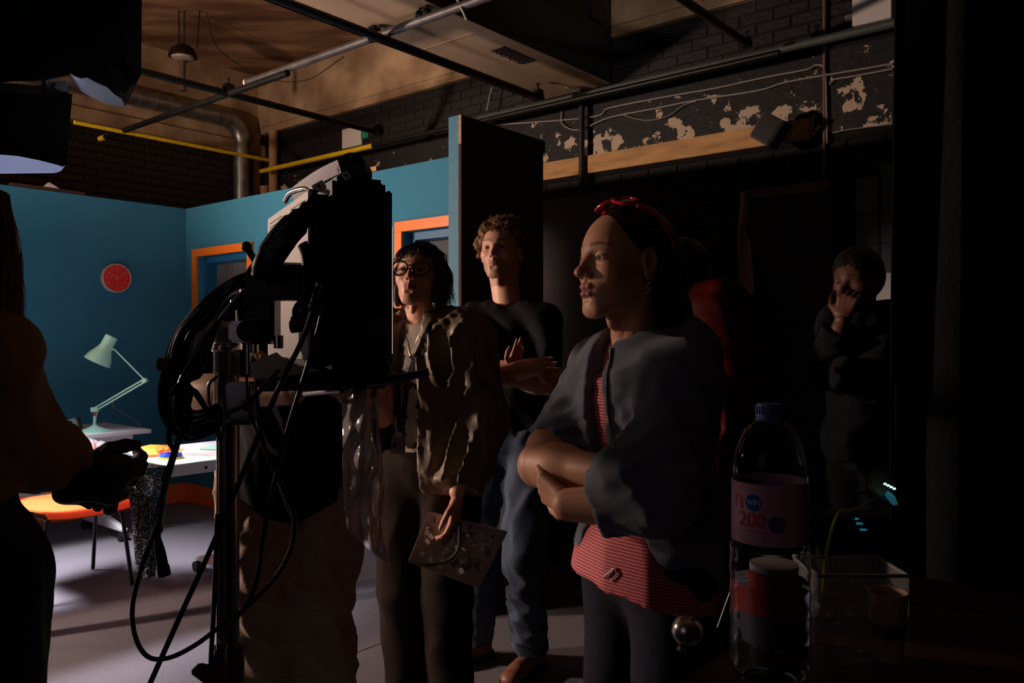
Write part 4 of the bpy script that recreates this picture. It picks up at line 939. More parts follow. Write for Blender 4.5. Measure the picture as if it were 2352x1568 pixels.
# ---------------------------------------------------------------- LED panel light on its chrome stand
GS = 0.82                                                            # true size of the film gear
def PG(x, y, Y): return P(x, y, Y*GS)
def zg(z): return EYE+(z-EYE)*GS
MB.S = GS
PB = V((-0.37*GS, 1.67*GS, 0)); W_ = V((-0.453, 0.891, 0)).normalized(); N_ = V((0.891, 0.453, 0)).normalized(); axp = (W_, N_, up)
lp = thing('led_panel_light', PB+W_*0.18+up*zg(1.25), 'film light panel seen from behind, black housing with silver back plate and yoke', 'film light')
def pbox(w0, w1, n0, n1, z0, z1, name, mt, par=lp, bev=0.003):
    return MB().box(PB+W_*((w0+w1)/2*GS)+N_*((n0+n1)/2*GS)+up*zg((z0+z1)/2), (abs(w1-w0), abs(n1-n0), abs(z1-z0)), axp).build(name, mt, par, bevel=bev)
pbox(0.0, 0.47, 0.0, 0.115, 1.258, 1.698, 'housing', MT['black'], bev=0.008)
pbox(0.0, 0.47, 0.115, 0.128, 1.30, 1.675, 'diffuser_frame', MT['chrome'])
pbox(0.006, 0.466, 0.128, 0.1305, 1.325, 1.60, 'lit_diffuser', mat('lit diffuser', (0.8, 0.75, 0.7), 0.5, emit=(1.0, 0.80, 0.66), estr=0.32))
MT['back'] = mat('silver back plate', (0.60, 0.54, 0.52), 0.42, 0.15)
bp_ = pbox(0.0, 0.45, -0.052, -0.046, 1.315, 1.662, 'back_plate', MT['back'], bev=0.001)
pbox(0.02, 0.44, -0.046, 0.0, 1.30, 1.66, 'electronics', mat('electronics black', (0.025, 0.022, 0.028), 0.4))
for k in range(9):                                                   # vents: slots in rows, sides of a round emblem
    for (w0, w1) in ((0.03, 0.17), (0.27, 0.42)):
        z = 1.645-k*0.0095
        if k < 6: MB().box(PB+W_*((w0+w1)/2*GS)-N_*0.0525*GS+up*zg(z), (w1-w0, 0.001, 0.0028), axp).build('vent_slot', MT['black'], bp_)
cE = PB+W_*0.225*GS-N_*0.0525*GS+up*zg(1.60)
for k in range(14):
    an = k*2*PI/14; d = W_*math.cos(an)+up*math.sin(an); MB().box(cE+d*0.028*GS, (0.010, 0.001, 0.004), (d, N_, d.cross(N_))).build('emblem_ray', MT['black'], bp_)
MB().lathe([(0.014, 0), (0.020, 0), (0.020, 0.001), (0.014, 0.001), (0.014, 0)], cE, -N_, 24).build('emblem_ring', MT['black'], bp_)
MB().lathe([(0.005, 0), (0.009, 0), (0.009, 0.001), (0.005, 0.001), (0.005, 0)], cE, -N_, 18).build('emblem_ring', MT['black'], bp_)
# connectors and boards seen in the gap
random.seed(3)
for k in range(12):
    z = 1.62-k*0.026; pbox(0.0, 0.004, -0.040+0.004*(k % 3), -0.010-0.004*(k % 2), z-0.006, z+0.004, 'board_component', [MT['blackp'], MT['chrome'], MT['plateblk'], MT['blackp']][k % 4], bev=0.0)
pbox(-0.003, 0.001, -0.040, -0.002, 1.50, 1.60, 'smoked_window', mat('smoked window', (0.06, 0.055, 0.06), 0.12))
# top and bottom flaps
for (x0, y0, x1, y1) in ((718, 437, 748, 420), (787, 409, 804, 398)):
    a = PG(x0, y0, 1.60); b = PG(x1, y1, 1.60); d = (b-a).normalized(); MB().box(a.lerp(b, 0.5), ((b-a).length, 0.01, 0.016), (d, V((0, 1, 0)), d.cross(V((0, 1, 0))))).build('label_tab', MT['whitep'], lp, bevel=0.001)
    c = a.lerp(b, 0.5); MB().tube([c-V((0, 0.006, 0)), c-V((0, 0.004, 0))], 0.003, 10).build('screw', MT['black'], lp)
g = [[PG(680+i*9.2+j*3, 432-i*5.6+j*10-6*math.sin(i/12*3.1), 1.95-i*0.024) for j in range(4)] for i in range(13)]
MB().sheet(g, 0.012).build('top_handle', mat('satin grey grip', (0.22, 0.20, 0.22), 0.35, 0.5), lp)
MB().tube(spline([PG(655, 462, 1.9), PG(668, 442, 1.86), PG(700, 433, 1.8), PG(716, 440, 1.72)], 5), 0.006, 10).build('grab_rail', MT['chrome'], lp)
c = PG(812, 388, 1.69); MB().tube([c-V((0, 0.02, 0)), c+V((0, 0.05, 0))], 0.029, 28).build('pivot_disc', MT['black'], lp)
MB().tube([PG(815, 386, 1.665), PG(815, 386, 1.675)], 0.008, 16).build('pivot_bolt', mat('brownish bolt', (0.20, 0.10, 0.09), 0.4), lp)
# yoke
yk = MB().tube(spline([PG(724, 437, 1.58), PG(714, 466, 1.57), PG(690, 502, 1.56), PG(660, 534, 1.55), PG(636, 566, 1.55), PG(615, 600, 1.55), PG(602, 640, 1.56)], 5), [0.006]*3+[0.009]*3+[0.016]*3+[0.024]*3+[0.029]*5+[0.030]*7+[0.028]*5+[0.025]*2, 14, flat=((0, 1, 0), 0.45)).build('yoke', MT['black'], lp)
rd = V((-0.62, 0, -0.79))
txt = "NANLITE"
tp = [PG(x, y, 1.5365) for x, y in ((657, 515), (648, 524), (639, 534), (631, 544), (624, 554), (618, 563), (612, 572))]
MT['print'] = mat('grey print', (0.40, 0.36, 0.36), 0.5)
sfy = surf(yk)
for k, ch in enumerate(txt): text('letter', ch, 0.0125*GS, sfy(((657, 648, 639, 631, 624, 618, 612)[k]), ((515, 524, 534, 544, 554, 563, 572)[k]), 1.27, 0.0015)[0], rd, V((0.79, 0, -0.62)), MT['print'], yk)
pk = MB().tube([PG(592, 640, 1.60), PG(700, 640, 1.72)], 0.034, 20).build('tilt_block', MT['black'], lp)
MB().box(PG(640, 650, 1.62), (0.11, 0.06, 0.07)).build('receiver', MT['black'], lp, bevel=0.006)
MB().tube([PG(562, 562, 1.58), PG(594, 610, 1.58)], [0.007, 0.007], 10).build('tilt_handle', MT['black'], lp)
c = PG(567, 567, 1.58); MB().lathe([(0.011*math.cos(x), 0.011*math.sin(x)) for x in np.linspace(-1.57, 1.57, 12)], c, (0, 0, 1), 18).build('handle_knob', MT['black'], lp)
MB().tube(spline([PG(700, 560, 1.66), PG(712, 600, 1.64), PG(712, 680, 1.64), PG(690, 715, 1.64), PG(700, 735, 1.64)], 5), 0.018, 12, flat=((0, 1, 0), 0.4)).build('yoke_lower_arm', MT['black'], lp)
for (px_, py_, dx) in ((672, 745, 0), (690, 742, 0)): MB().tube([PG(px_, py_-18, 1.60), PG(px_, py_+10, 1.60)], 0.004, 8).build('hook', MT['black'], lp)
c = PG(688, 750, 1.58); MB().tube([c-V((0.014, 0, 0)), c+V((0.02, 0, 0.004))], [0.013, 0.013], 8).build('red_knob', mat('dark red knob', (0.06, 0.012, 0.012), 0.45), lp)
c = PG(872, 752, 1.62); MB().lathe([(0, 0), (0.02, 0), (0.024, 0.006), (0.02, 0.016), (0, 0.016)], c, (0, -1, 0), 8).build('side_knob', mat('deep red knob', (0.035, 0.006, 0.006), 0.6), lp)
# bottom shelf and bar
MB().prism([PG(565, 838, 1.9), PG(640, 806, 1.95), PG(765, 850, 1.66), PG(885, 886, 1.66), PG(600, 894, 1.66)], (0, 0, -0.004)).build('bottom_flap', MT['matte'], lp)
MB().tube(spline([PG(850, 880, 1.66), PG(900, 872, 1.62), PG(950, 862, 1.6), PG(985, 853, 1.6)], 4), [0.010]*6+[0.008]*7, 10, flat=((0, 1, 0), 1.3)).build('handle_bar', MT['black'], lp)
MB().tube([PG(700, 905, 1.9), PG(785, 897, 1.7)], 0.006, 8).build('lower_rail', mat('grey violet rail', (0.12, 0.12, 0.16), 0.5), lp)
# chrome stand
SY = 1.75*GS; SX = P(522, 900, SY).x
def sz(py): return EYE-(py-CY)*SY/F_PX
st = thing('light_stand', (SX, SY, 0), 'tall chromed combo light stand in the left foreground', 'light stand')
def col(y0, y1, x0, x1, mt, name, n=28, prof=None):
    xc = ((x0+x1)/2-CX)*SY/F_PX; r = (x1-x0)/2*SY/F_PX/MB.S; return MB().tube([(xc, SY, sz(y0)), (xc, SY, sz(y1))], r, n).build(name, mt, st)
MB().lathe([(0.0, 0), (0.018, 0), (0.026, -0.006), (0.030, -0.016), (0.0265, -0.022), (0.0265, -0.21), (0, -0.21)], (P(520, 740, SY).x, SY, sz(738)), n=32).build('top_socket', MT['chrome'], st)
MB().lathe([(0.0, 0), (0.031, 0), (0.033, -0.004), (0.033, -0.014), (0.029, -0.018), (0, -0.018)], (P(520, 790, SY).x, SY, sz(788)), n=32).build('collar', MT['chrome'], st)
MT['dchrome'] = mat('dark chrome', (0.30, 0.28, 0.28), 0.28, 1.0)
col(960, 1482, 500, 549, MT['dchrome'], 'upper_tube'); col(930, 962, 492, 552, MT['chrome'], 'lower_collar')
col(1482, 1560, 492, 560, mat('red brown collar', (0.10, 0.035, 0.03), 0.3, 0.3), 'lock_collar')
MB().tube([(SX, SY, sz(1560)), (SX, SY, 0.28)], 0.027, 24).build('lower_tube', MT['dchrome'], st)
for k in range(3):
    an = 0.5+k*2*PI/3; d = V((math.cos(an), math.sin(an), 0)); g_ = V((SX, SY, 0))
    MB().tube([g_+up*0.50+d*0.03, g_+d*0.26+up*0.22, g_+d*0.52+up*0.015], 0.013, 10).build('leg', MT['chrome'], st)
    MB().tube([g_+up*0.26+d*0.03, g_+d*0.28+up*0.20], 0.006, 8).build('brace', MT['chrome'], st)
    MB().tube([g_+d*0.50+up*0.03, g_+d*0.54+up*0.0], 0.017, 12).build('foot_tip', MT['rubber'], st)
MB().tube([PG(500, 985, 1.7), PG(500, 1540, 1.7)], 0.003, 6).build('seam', MT['chrome'], st)
# side clamp, lever, handle
sb = mat('brushed clamp', (0.40, 0.36, 0.36), 0.3, 0.9)
MB().box(PG(562, 762, 1.70), (0.055, 0.05, 0.045)).build('side_clamp', sb, st, bevel=0.005)
MB().tube([PG(570, 760, 1.64), PG(570, 760, 1.76)], 0.023, 20).build('clamp_boss', sb, st)
MB().box(PG(556, 925, 1.72), (0.055, 0.05, 0.09)).build('lower_clamp', MT['dchrome'], st, bevel=0.004)
MB().tube([PG(566, 930, 1.66), PG(566, 930, 1.72)], 0.012, 16).build('clamp_bolt', MT['chrome'], st)
MB().tube(spline([PG(504, 856, 1.73), PG(497, 866, 1.72), PG(481, 880, 1.72), PG(479, 905, 1.72), PG(482, 928, 1.72), PG(495, 936, 1.73), PG(506, 925, 1.73)], 5), 0.0038, 10).build('loop_handle', MT['chrome'], st)
for (x, y0, y1, r) in ((548, 712, 742, 0.006), (566, 655, 702, 0.014), (584, 668, 705, 0.006), (570, 790, 860, 0.006), (585, 790, 810, 0.008)):
    MB().tube([PG(x, y0, 1.70), PG(x, y1, 1.70)], r, 14).build('spigot', MT['chrome'], st)
MB().tube([PG(536, 690, 1.68), PG(531, 712, 1.68)], 0.006, 10).build('wing_pin', MT['chrome'], st)
for k in range(4): MB().tube([PG(573, 732+k*4, 1.66), PG(588, 732+k*4, 1.66)], 0.0018, 6).build('spring_coil', MT['chrome'], st)
MB().box(PG(600, 720, 1.72), (0.07, 0.06, 0.13)).build('grip_head', MT['black'], st, bevel=0.006)
MB().tube([PG(640, 770, 1.68), PG(640, 800, 1.68)], 0.010, 14).build('pin', MT['chrome'], st)
MB().prism([PG(432, 1546, 1.62), PG(446, 1534, 1.62), PG(482, 1540, 1.66), PG(500, 1512, 1.68), PG(520, 1530, 1.70), PG(520, 1580, 1.70), PG(470, 1575, 1.64)], (0, 0.03, 0)).build('lock_lever', mat('maroon lever', (0.09, 0.015, 0.02), 0.5), st, bevel=0.004)
MB().prism([PG(502, 1478, 1.68), PG(516, 1480, 1.68), PG(514, 1530, 1.68), PG(488, 1538, 1.68), PG(484, 1520, 1.68)], (0, 0.02, 0)).build('lock_plate', MT['dchrome'], st, bevel=0.003)
# ---------------------------------------------------------------- cables
def cab(pts, Y, r, label, mt=None, name='black_cable'):
    p = [PG(x, y, (Y if len(q) == 0 else q[0])) for x, y, *q in pts]; return solo(name, MB().tube(spline(p, 7), r, 9), mt or MT['cable'], label, 'cable', group='black cables hanging round the light stand')
bun = thing('cable_loom', PG(450, 800, 1.7), 'thick loom of looped black cables hung on the left of the chrome stand', 'cable loom')
random.seed(11)
for k in range(13):
    o = k/12.0; x0 = 604-10*o; j = random.uniform(-4, 4)
    pts = [PG(600-6*o, 622+26*o, 1.66+0.03*math.sin(k)), PG(540-10*o+j, 640+30*o, 1.66), PG(470+18*o+j, 690+40*o, 1.67), PG(408+34*o, 760+24*o, 1.68+0.02*math.cos(k)), PG(376+60*o+j, 850+10*o, 1.69), PG(368+66*o, 930+6*o+j, 1.68), PG(392+58*o+j, 985-6*o, 1.68), PG(440+40*o, 1008-34*o+j, 1.69), PG(505, 985-50*o, 1.72)]
    MB().tube(spline(pts, 8), 0.0048, 8).build('cable', MT['cable'], bun)
for k in range(5):
    o = k/4; pts = [PG(505, 960-8*k, 1.73), PG(440, 1000-14*k, 1.66), PG(400+4*k, 950-20*k, 1.65), PG(420+10*k, 860, 1.66), PG(470+8*k, 780-10*k, 1.67), PG(530+5*k, 700, 1.67), PG(580, 650, 1.66)]
    MB().tube(spline(pts, 8), 0.0045, 8).build('cable', MT['cable'], bun)
MB().tube([PG(366, 836, 1.67), PG(392, 838, 1.67)], 0.014, 10).build('red_tie', mat('dark red tie', (0.09, 0.008, 0.008), 0.6), bun)
MB().tube(spline([PG(395, 905, 1.64), PG(420, 880, 1.64), PG(450, 905, 1.64), PG(500, 970, 1.66), PG(540, 966, 1.66)], 6), 0.006, 8).build('strap', MT['cable'], bun)
cab([(640, 850, 1.64), (560, 930, 1.6), (430, 985), (392, 1060), (375, 1130), (366, 1190), (330, 1290), (306, 1380), (306, 1440), (322, 1488), (350, 1512), (395, 1508), (450, 1480), (500, 1443), (560, 1400), (630, 1330), (668, 1260), (676, 1190), (655, 1130), (625, 1070), (600, 1000), (588, 900)], 1.62, 0.0048, 'black cable looping down to the carpet in a wide curve and back up')
cab([(728, 660, 1.56), (716, 720), (690, 790), (650, 870), (600, 985), (540, 1130), (480, 1270), (425, 1390), (380, 1490), (340, 1580)], 1.55, 0.0052, 'straight black cable running diagonally from the panel to the bottom left')
cab([(745, 690, 1.6), (730, 760), (700, 860), (660, 990), (630, 1110), (605, 1230), (590, 1330), (560, 1400), (510, 1440)], 1.6, 0.005, 'black cable hanging between the panel light and the operator legs')
cab([(508, 1010, 1.66), (450, 900, 1.66), (432, 930), (405, 1030), (378, 1120), (362, 1190), (362, 1240)], 1.66, 0.0055, 'short black cable ending above the hanging plug')
cab([(395, 960, 1.68), (388, 1010), (400, 1040), (385, 1100), (364, 1170)], 1.68, 0.0055, 'black cable tail beside the glitter fabric')
cab([(500, 1180, 1.7), (496, 1280), (492, 1380), (487, 1470), (484, 1530)], 1.69, 0.0052, 'black cable falling close along the left of the chrome stand')
cab([(566, 860, 1.66), (572, 940), (600, 1010), (640, 1110), (668, 1180)], 1.68, 0.003, 'thin grey cable crossing behind the chrome stand')
t = thing('cable_plug', PG(374, 1290, 1.66), 'black inline cable plug hanging before the carpet with a red tie', 'plug')
MB().tube([PG(362, 1235, 1.66), PG(368, 1268, 1.66), PG(377, 1316, 1.66)], [0.0065, 0.0105, 0.0115], 14).build('plug_body', MT['blackp'], t)
MB().tube([PG(374, 1300, 1.66), PG(378, 1322, 1.66)], [0.0128, 0.0128], 14).build('plug_collar', MT['black'], t)
MB().tube([PG(357, 1205, 1.655), PG(364, 1215, 1.655), PG(374, 1216, 1.655)], [0.004, 0.012, 0.005], 8, flat=((0, 1, 0), 0.3)).build('red_tie', mat('red velcro', (0.16, 0.01, 0.008), 0.7), t)
t = thing('twist_connector', PG(722, 680, 1.6), 'black cable gland with brass threads hanging beside the back plate', 'connector')
MB().tube([PG(733, 640, 1.60), PG(710, 720, 1.60)], 0.0075, 12).build('gland', MT['black'], t)
for k in range(5): c = PG(732-k*4, 650+k*12, 1.595); MB().tube([c, c+V((-0.002, 0, -0.006))], 0.009, 12).build('thread_ring', mat('dull brass', (0.35, 0.30, 0.18), 0.3, 0.9), t)
# clear gel sheet hanging below the panel
g = []
for i in range(110):
    v = i/109; row = []
    for j in range(44):
        u = j/43
        yl = 893+v*(1215-893)+60*max(0, v-0.8)*u; xl = 785+ (2*math.sin(v*4)) + 30*max(0, v-0.55)*v; xr = 866+6*math.sin(v*3.0)+30*max(0, v-0.6)/0.4*max(0, v-0.6)/0.4
        yr = 891+v*(1300-891); x = xl+(xr-xl)*u; y = yl*(1-u)+yr*u
        Y = 1.78+0.016*math.sin(u*8+1.3*math.sin(v*5))+0.010*math.sin(u*15+v*9)+0.006*math.sin(v*30+u*9)+0.0022*math.sin(v*38+u*15+2*math.sin(u*7))*(1 if v < 0.65 else 0.3)
        row.append(PG(x, y, Y))
    g.append(row)
MT['gel'] = mat('clear wrinkled gel', (0.72, 0.63, 0.60), 0.10, spec=0.9, alpha=0.82, bump=0.25, bscale=22)
t = thing('gel_sheet', PG(830, 1100, 1.78), 'clear crinkled plastic gel sheet hanging below the film light', 'gel sheet')
MB().sheet(g, 0.0006).build('front_sheet', MT['gel'], t)
g = []
for i in range(30):
    v = i/29
    g.append([PG((858+22*math.sin(v*2.2))+(u*8*(1-v*0.3)), 960+v*230, 1.80+0.02*u+0.006*math.sin(v*20+u*4)) for u in np.linspace(-1.2, 0.6, 9)])
MB().sheet(g, 0.0006).build('folded_edge', MT['gel'], t)
MB.S = 1.0
# ---------------------------------------------------------------- people
def skinmat(name): return mat(name, (0.4, 0.2, 0.15), 0.48, attr='tint', bump=0.05, bscale=300, sss=0.0, spec=0.45)
MT['skin'] = skinmat('skin'); MT['sole'] = MT['rubber']
def tintfn(hd, skin):
    def fn(pos):
        c = hd['col'](pos); return c
    return fn
def mk_body(parent, hd, J, arms=(), skin=(0.42, 0.22, 0.15), hands=(), parts='tnal', thin=-0.012, h=0.011, cuts={}):
    B = body_fld(dict(J), thin, h, parts, cuts=cuts)
    fl = [hd['F'], B]
    for (a, b, r1, r2) in arms:
        A = np.array([list(V(a)), list(V(b))]); G = Fld(A.min(0)-0.06, A.max(0)+0.06, 0.005); G.cone(a, b, r1, r2, 0.01); d = (V(b)-V(a)); G.ell(V(a).lerp(V(b), 0.30), [r1*1.08, r1*1.0, d.length*0.28], 0.02, rot=(d.orthogonal().normalized(), d.cross(d.orthogonal()).normalized(), d.normalized())); fl.append(G)
    fl += list(hands)
    return sdf_obj('body', fl, MT['skin'], parent, hd['col'])
def hipset(pel, fwd, w=0.085):
    f = V((fwd[0], fwd[1], 0)).normalized(); l = V((0, 0, 1)).cross(f); return pel+l*w, pel-l*w
# ======== F: woman in the grey hoodie, foreground
def person_f():
    t = thing('person', (0.28, 1.66, 0), 'woman in grey hoodie and red striped top, arms crossed, looking left in the foreground', 'person')
    fwd = V((-0.86, -0.5, 0)).normalized(); pel = V((0.285, 1.67, 0.90)); hl, hr = hipset(pel, fwd)
    J = dict(pel=pel, neck=V((0.262, 1.665, 1.325)), hd=P(1432, 607, 1.63), shL=P(1560, 880, 1.54), shR=P(1378, 858, 1.765), elL=P(1505, 1165, 1.45), elR=P(1240, 1068, 1.66),
             wrL=P(1305, 1158, 1.52), wrR=P(1400, 1085, 1.50), hipL=hl, hipR=hr, knL=hl+V((-0.02, 0, -0.43)), knR=hr+V((-0.02, 0, -0.43)), anL=hl+V((0.02, 0, -0.81)), anR=hr+V((0.02, 0, -0.81)), fwd=fwd)
    sk = (0.55, 0.27, 0.165)
    hf = V((-0.90, -0.44, 0.03))
    hd = head(J['hd'], hf, 0.985, h=0.0020, nose=1.12, jaw=1.08, lipf=1.25, brow=0.7, neck_to=V((0.258, 1.655, 1.33)), open_=0.9, skin=sk, lip=(0.40, 0.13, 0.11), lids=0.80, neckr=0.94, browc=(0.09, 0.05, 0.035))
    fl_ = (J['wrR']-J['elR']).normalized(); ll = (J['wrL']-J['elL']).normalized()
    hands = [hand(J['wrR'], fl_+V((0.1, -0.1, -0.1)), V((0.3, 0.8, -0.3)), -1, 0.92, (0.5, 0.6, 0.6, 0.6), 0.3), hand(J['wrL'], V((-0.55, 0.75, 0.25)), V((0.5, 0.6, 0.4)), 1, 0.92, (0.5, 0.5, 0.5, 0.5), 0.3)]
    mk_body(t, hd, J, [(J['elR'], J['wrR'], 0.047, 0.031), (J['elR'].lerp(J['shR'], 0.22), J['elR'], 0.046, 0.046), (J['elL'], J['wrL'], 0.045, 0.031)], sk, hands)
    eyes(hd, t, look=hf+V((0, 0, 0.0)))
    # striped top
    T = body_fld(dict(J), 0.010, 0.006, 't', w=1.0, dp=1.0); T.clip(J['neck']+V((0, 0, 0.015)), V((fwd.x*0.5, fwd.y*0.5, 0.85)))
    bust = J['pel'].lerp(J['neck'], 0.66)+fwd*0.085; lt = V((0, 0, 1)).cross(fwd)
    T.ell(J['pel']+V((0, 0, -0.04))+fwd*0.01, [0.180, 0.142, 0.16], 0.03, rot=(lt, fwd, up)); T.clip((0, 0, 0.905), (-0.2, 0, -1))
    T.warp(folds(0.003, 60, 3, along=(0.3, 0.3, 1), st=0.5))
    ms = mat('red and pink striped jersey', (0.42, 0.03, 0.045), 0.75, bump=0.1, bscale=300, coord='World'); nt = ms.node_tree; N = nt.nodes; L = nt.links
    g = [q for q in N if q.type == 'NEW_GEOMETRY'][0]; mp = N.new('ShaderNodeMapping'); mp.inputs['Rotation'].default_value = (0.05, -0.10, 0); L.new(g.outputs['Position'], mp.inputs[0])
    wv = N.new('ShaderNodeTexWave'); wv.bands_direction = 'Z'; wv.inputs['Scale'].default_value = 52; wv.inputs['Distortion'].default_value = 0.0; L.new(mp.outputs[0], wv.inputs['Vector'])
    cr = N.new('ShaderNodeValToRGB'); cr.color_ramp.elements[0].color = (0.40, 0.02, 0.035, 1); cr.color_ramp.elements[1].color = (0.62, 0.26, 0.28, 1); cr.color_ramp.elements[0].position = 0.62; cr.color_ramp.elements[1].position = 0.78
    L.new(wv.outputs['Fac'], cr.inputs[0]); L.new(cr.outputs[0], N['Principled BSDF'].inputs['Base Color'])
    st_ = sdf_obj('striped_top', [T], ms, t)
    # jeans
    G = body_fld(dict(J), 0.010, 0.009, 'tl'); G.clip((0, 0, 0.93), (0, 0, 1)); G.warp(folds(0.005, 20, 8, along=(0, 0, 1), st=0.3)); sdf_obj('jeans', [G], mat('dark navy denim', (0.012, 0.012, 0.022), 0.9, spec=0.15, noise=0.2, scale=60), t)
    for q in 'LR': shoe(J, q, mat('dark shoe', (0.02, 0.02, 0.02), 0.6), t)
    # hoodie
    Hd = body_fld(dict(J), 0.028, 0.0055, 't', sh=0.95, k=0.035)
    lt = V((0, 0, 1)).cross(fwd)
    Hd.ell(J['pel']+V((0.02, 0.0, 0.06))-fwd*0.03, [0.165, 0.115, 0.16], 0.04, rot=(lt, fwd, up))
    # sleeves: bunched above the elbows
    Hd.cone(J['shL'], J['shL'].lerp(J['elL'], 0.9), 0.074, 0.074, 0.04); Hd.cone(J['elL']+up*0.03, J['elL'].lerp(J['wrL'], 0.66), 0.072, 0.058, 0.035, cap=True)
    Hd.cone(J['elL']+V((0.02, 0.02, 0.09)), J['elL']+V((-0.06, 0.0, 0.06)), 0.066, 0.055, 0.03)
    Hd.cone(J['shR'], J['shR'].lerp(J['elR'], 0.76), 0.060, 0.056, 0.03, cap=True)
    # hood lying on the back, collar rolls
    Hd.ell(J['neck']-fwd*0.075+V((0.01, 0, 0.005)), [0.125, 0.085, 0.085], 0.035, rot=(lt, fwd, up))
    for s_ in (-1, 1):
        for k in range(7):
            v = k/6; p = J['neck']+lt*s_*(0.070+0.012*math.sin(v*3))-fwd*(0.07-0.155*v)+up*(0.045-0.10*v); q = J['neck']+lt*s_*(0.070+0.012*math.sin((k+1)/6*3))-fwd*(0.07-0.155*(k+1)/6)+up*(0.045-0.10*(k+1)/6)
            if k < 6: Hd.cone(p, q, 0.034, 0.032, 0.014)
    Hd.warp(folds(0.0075, 62, 5, along=(0.2, 0.1, -1), st=0.80))
    fs = folds(0.010, 125, 12, along=(0.95, 0.2, 0.25), st=0.86)
    for q in ('L', 'R'):
        c = np.array(J['el'+q].lerp(J['sh'+q], 0.30)); Hd.warp(lambda X, Y, Z, c=c: fs(X, Y, Z)*np.exp(-((X-c[0])**2+(Y-c[1])**2+(Z-c[2])**2)/0.016), c-0.26, c+0.26)
    # opening: wedge along the front, wide at chest and hem
    zc = [1.40, 1.30, 1.18, 1.08, 0.98, 0.86, 0.70]; cx = [0.0, -0.015, -0.03, -0.035, -0.035, -0.03, -0.02]; hw = [0.026, 0.024, 0.022, 0.022, 0.075, 0.105, 0.115]
    for i in range(len(zc)-1):
        for s_ in np.linspace(0, 1, 4):
            z = zc[i]*(1-s_)+zc[i+1]*s_; w_ = hw[i]*(1-s_)+hw[i+1]*s_; o = cx[i]*(1-s_)+cx[i+1]*s_
            b0 = V((J['pel'].x, J['pel'].y, z)).lerp(V((J['neck'].x, J['neck'].y, z)), min(max((z-0.9)/0.43, 0), 1)); Hd.bx(b0+fwd*0.18+lt*(-o-0.012), [w_, 0.135, 0.03], 0.01, 0.006, 's', rot=(lt, fwd, up))
    Hd.clip((J['pel'].x, J['pel'].y, 0.852), (0.10, 0, -1))
    # neck hole
    Hd.cone(J['neck']-up*0.02+fwd*0.02, J['neck']+up*0.2+fwd*0.02, 0.057, 0.066, 0.01, 's')
    MT['hood'] = mat('grey marl fleece', (0.135, 0.145, 0.185), 0.92, spec=0.15, noise=0.14, scale=500, sheen=0.1, bump=0.25, bscale=450)
    ho = sdf_obj('hoodie', [Hd], MT['hood'], t)
    sf = surf(ho); m = MB()
    zp = spline([(1407, 800, 0), (1403, 830, 0), (1397, 860, 0), (1396, 905, 0), (1399, 950, 0), (1405, 1000, 0), (1409, 1030, 0)], 9); zq = [sf(q.x, q.y, 1.5, 0.001)[0] for q in zp]
    for i in range(len(zq)-1):
        if (zq[i+1]-zq[i]).length > 0.03: continue
        d = (zq[i+1]-zq[i]).normalized()
        for s_ in (0.0, 0.33, 0.66): m.box(zq[i].lerp(zq[i+1], s_), (0.0016, 0.003, 0.0055), (d, V((0, 1, 0)), d.cross(V((0, 1, 0)))))
    m.build('zip', MT['steel'], ho)
    sf = surf(ho, st_); q_ = lambda x, y: sf(x, y, 1.45, 0.003)[0]; m = MB().tube([q_(1388, 1325), q_(1413, 1304)], 0.0016, 6).tube([q_(1413, 1304), q_(1419, 1318), q_(1404, 1334), q_(1396, 1326), q_(1410, 1312)], 0.0014, 6); m.build('zip_pull', MT['chrome'], ho)
    # hair: pulled back, shell on the skull, ponytail down the back
    T_ = hd['T']; rot = hd['rot']; c0 = np.array(hd['c'])
    S = Fld(c0-0.24, c0+0.2, 0.0034)
    S.ell(T_(0, -0.021, 0.038), [0.0815, 0.096, 0.084], 0.0, rot=rot); S.ell(T_(0, -0.06, 0.01), [0.068, 0.066, 0.078], 0.02, rot=rot)
    S.cone(T_(0, -0.10, 0.0), T_(0, -0.12, -0.10), 0.045, 0.040, 0.03); S.cone(T_(0, -0.12, -0.10), T_(0.01, -0.11, -0.21), 0.040, 0.034, 0.03)
    for s_ in (-1, 1): S.cone(T_(s_*0.062, -0.045, 0.0), T_(s_*0.05, -0.085, -0.10), 0.028, 0.03, 0.03)
    U = np.array(hd['u']); FW = np.array(hd['f']); LT = np.array(hd['l'])
    def groove(X, Y, Z):
        x = (X-c0[0])*LT[0]+(Y-c0[1])*LT[1]+(Z-c0[2])*LT[2]; y = (X-c0[0])*FW[0]+(Y-c0[1])*FW[1]+(Z-c0[2])*FW[2]; z = (X-c0[0])*U[0]+(Y-c0[1])*U[1]+(Z-c0[2])*U[2]
        a = np.arctan2(z-0.0+0.3*y, np.abs(x)+0.02); return (0.0009*np.sin(a*70+8*y)+0.0005*np.sin(a*150))*np.clip((0.045-y)/0.05, 0, 1)
    S.warp(groove)
    S.ell(T_(0, 0.075, -0.020), [0.070, 0.060, 0.090], 0.008, 's', rot=rot)          # face opening
    for s_ in (-1, 1):
        S.ell(T_(s_*0.072, 0.035, -0.035), [0.030, 0.046, 0.060], 0.008, 's', rot=rot); S.ell(T_(s_*0.084, -0.010, -0.004), [0.020, 0.022, 0.036], 0.004, 's', rot=rot)
    MT['dhair'] = mat('black hair', (0.010, 0.007, 0.006), 0.42, spec=0.5, stretch=(1, 1, 1), noise=0.3, scale=40)
    ha = sdf_obj('hair', [S], MT['dhair'], t)
    # sunglasses pushed up on the head
    MT['redf'] = mat('translucent red frame', (0.62, 0.008, 0.03), 0.18)
    sg = MB()
    def ring(cn, ux, uy, rx, ry, r, n=22): return [cn+ux*(rx*math.cos(a))+uy*(ry*math.sin(a)) for a in np.linspace(0, 2*PI, n)]
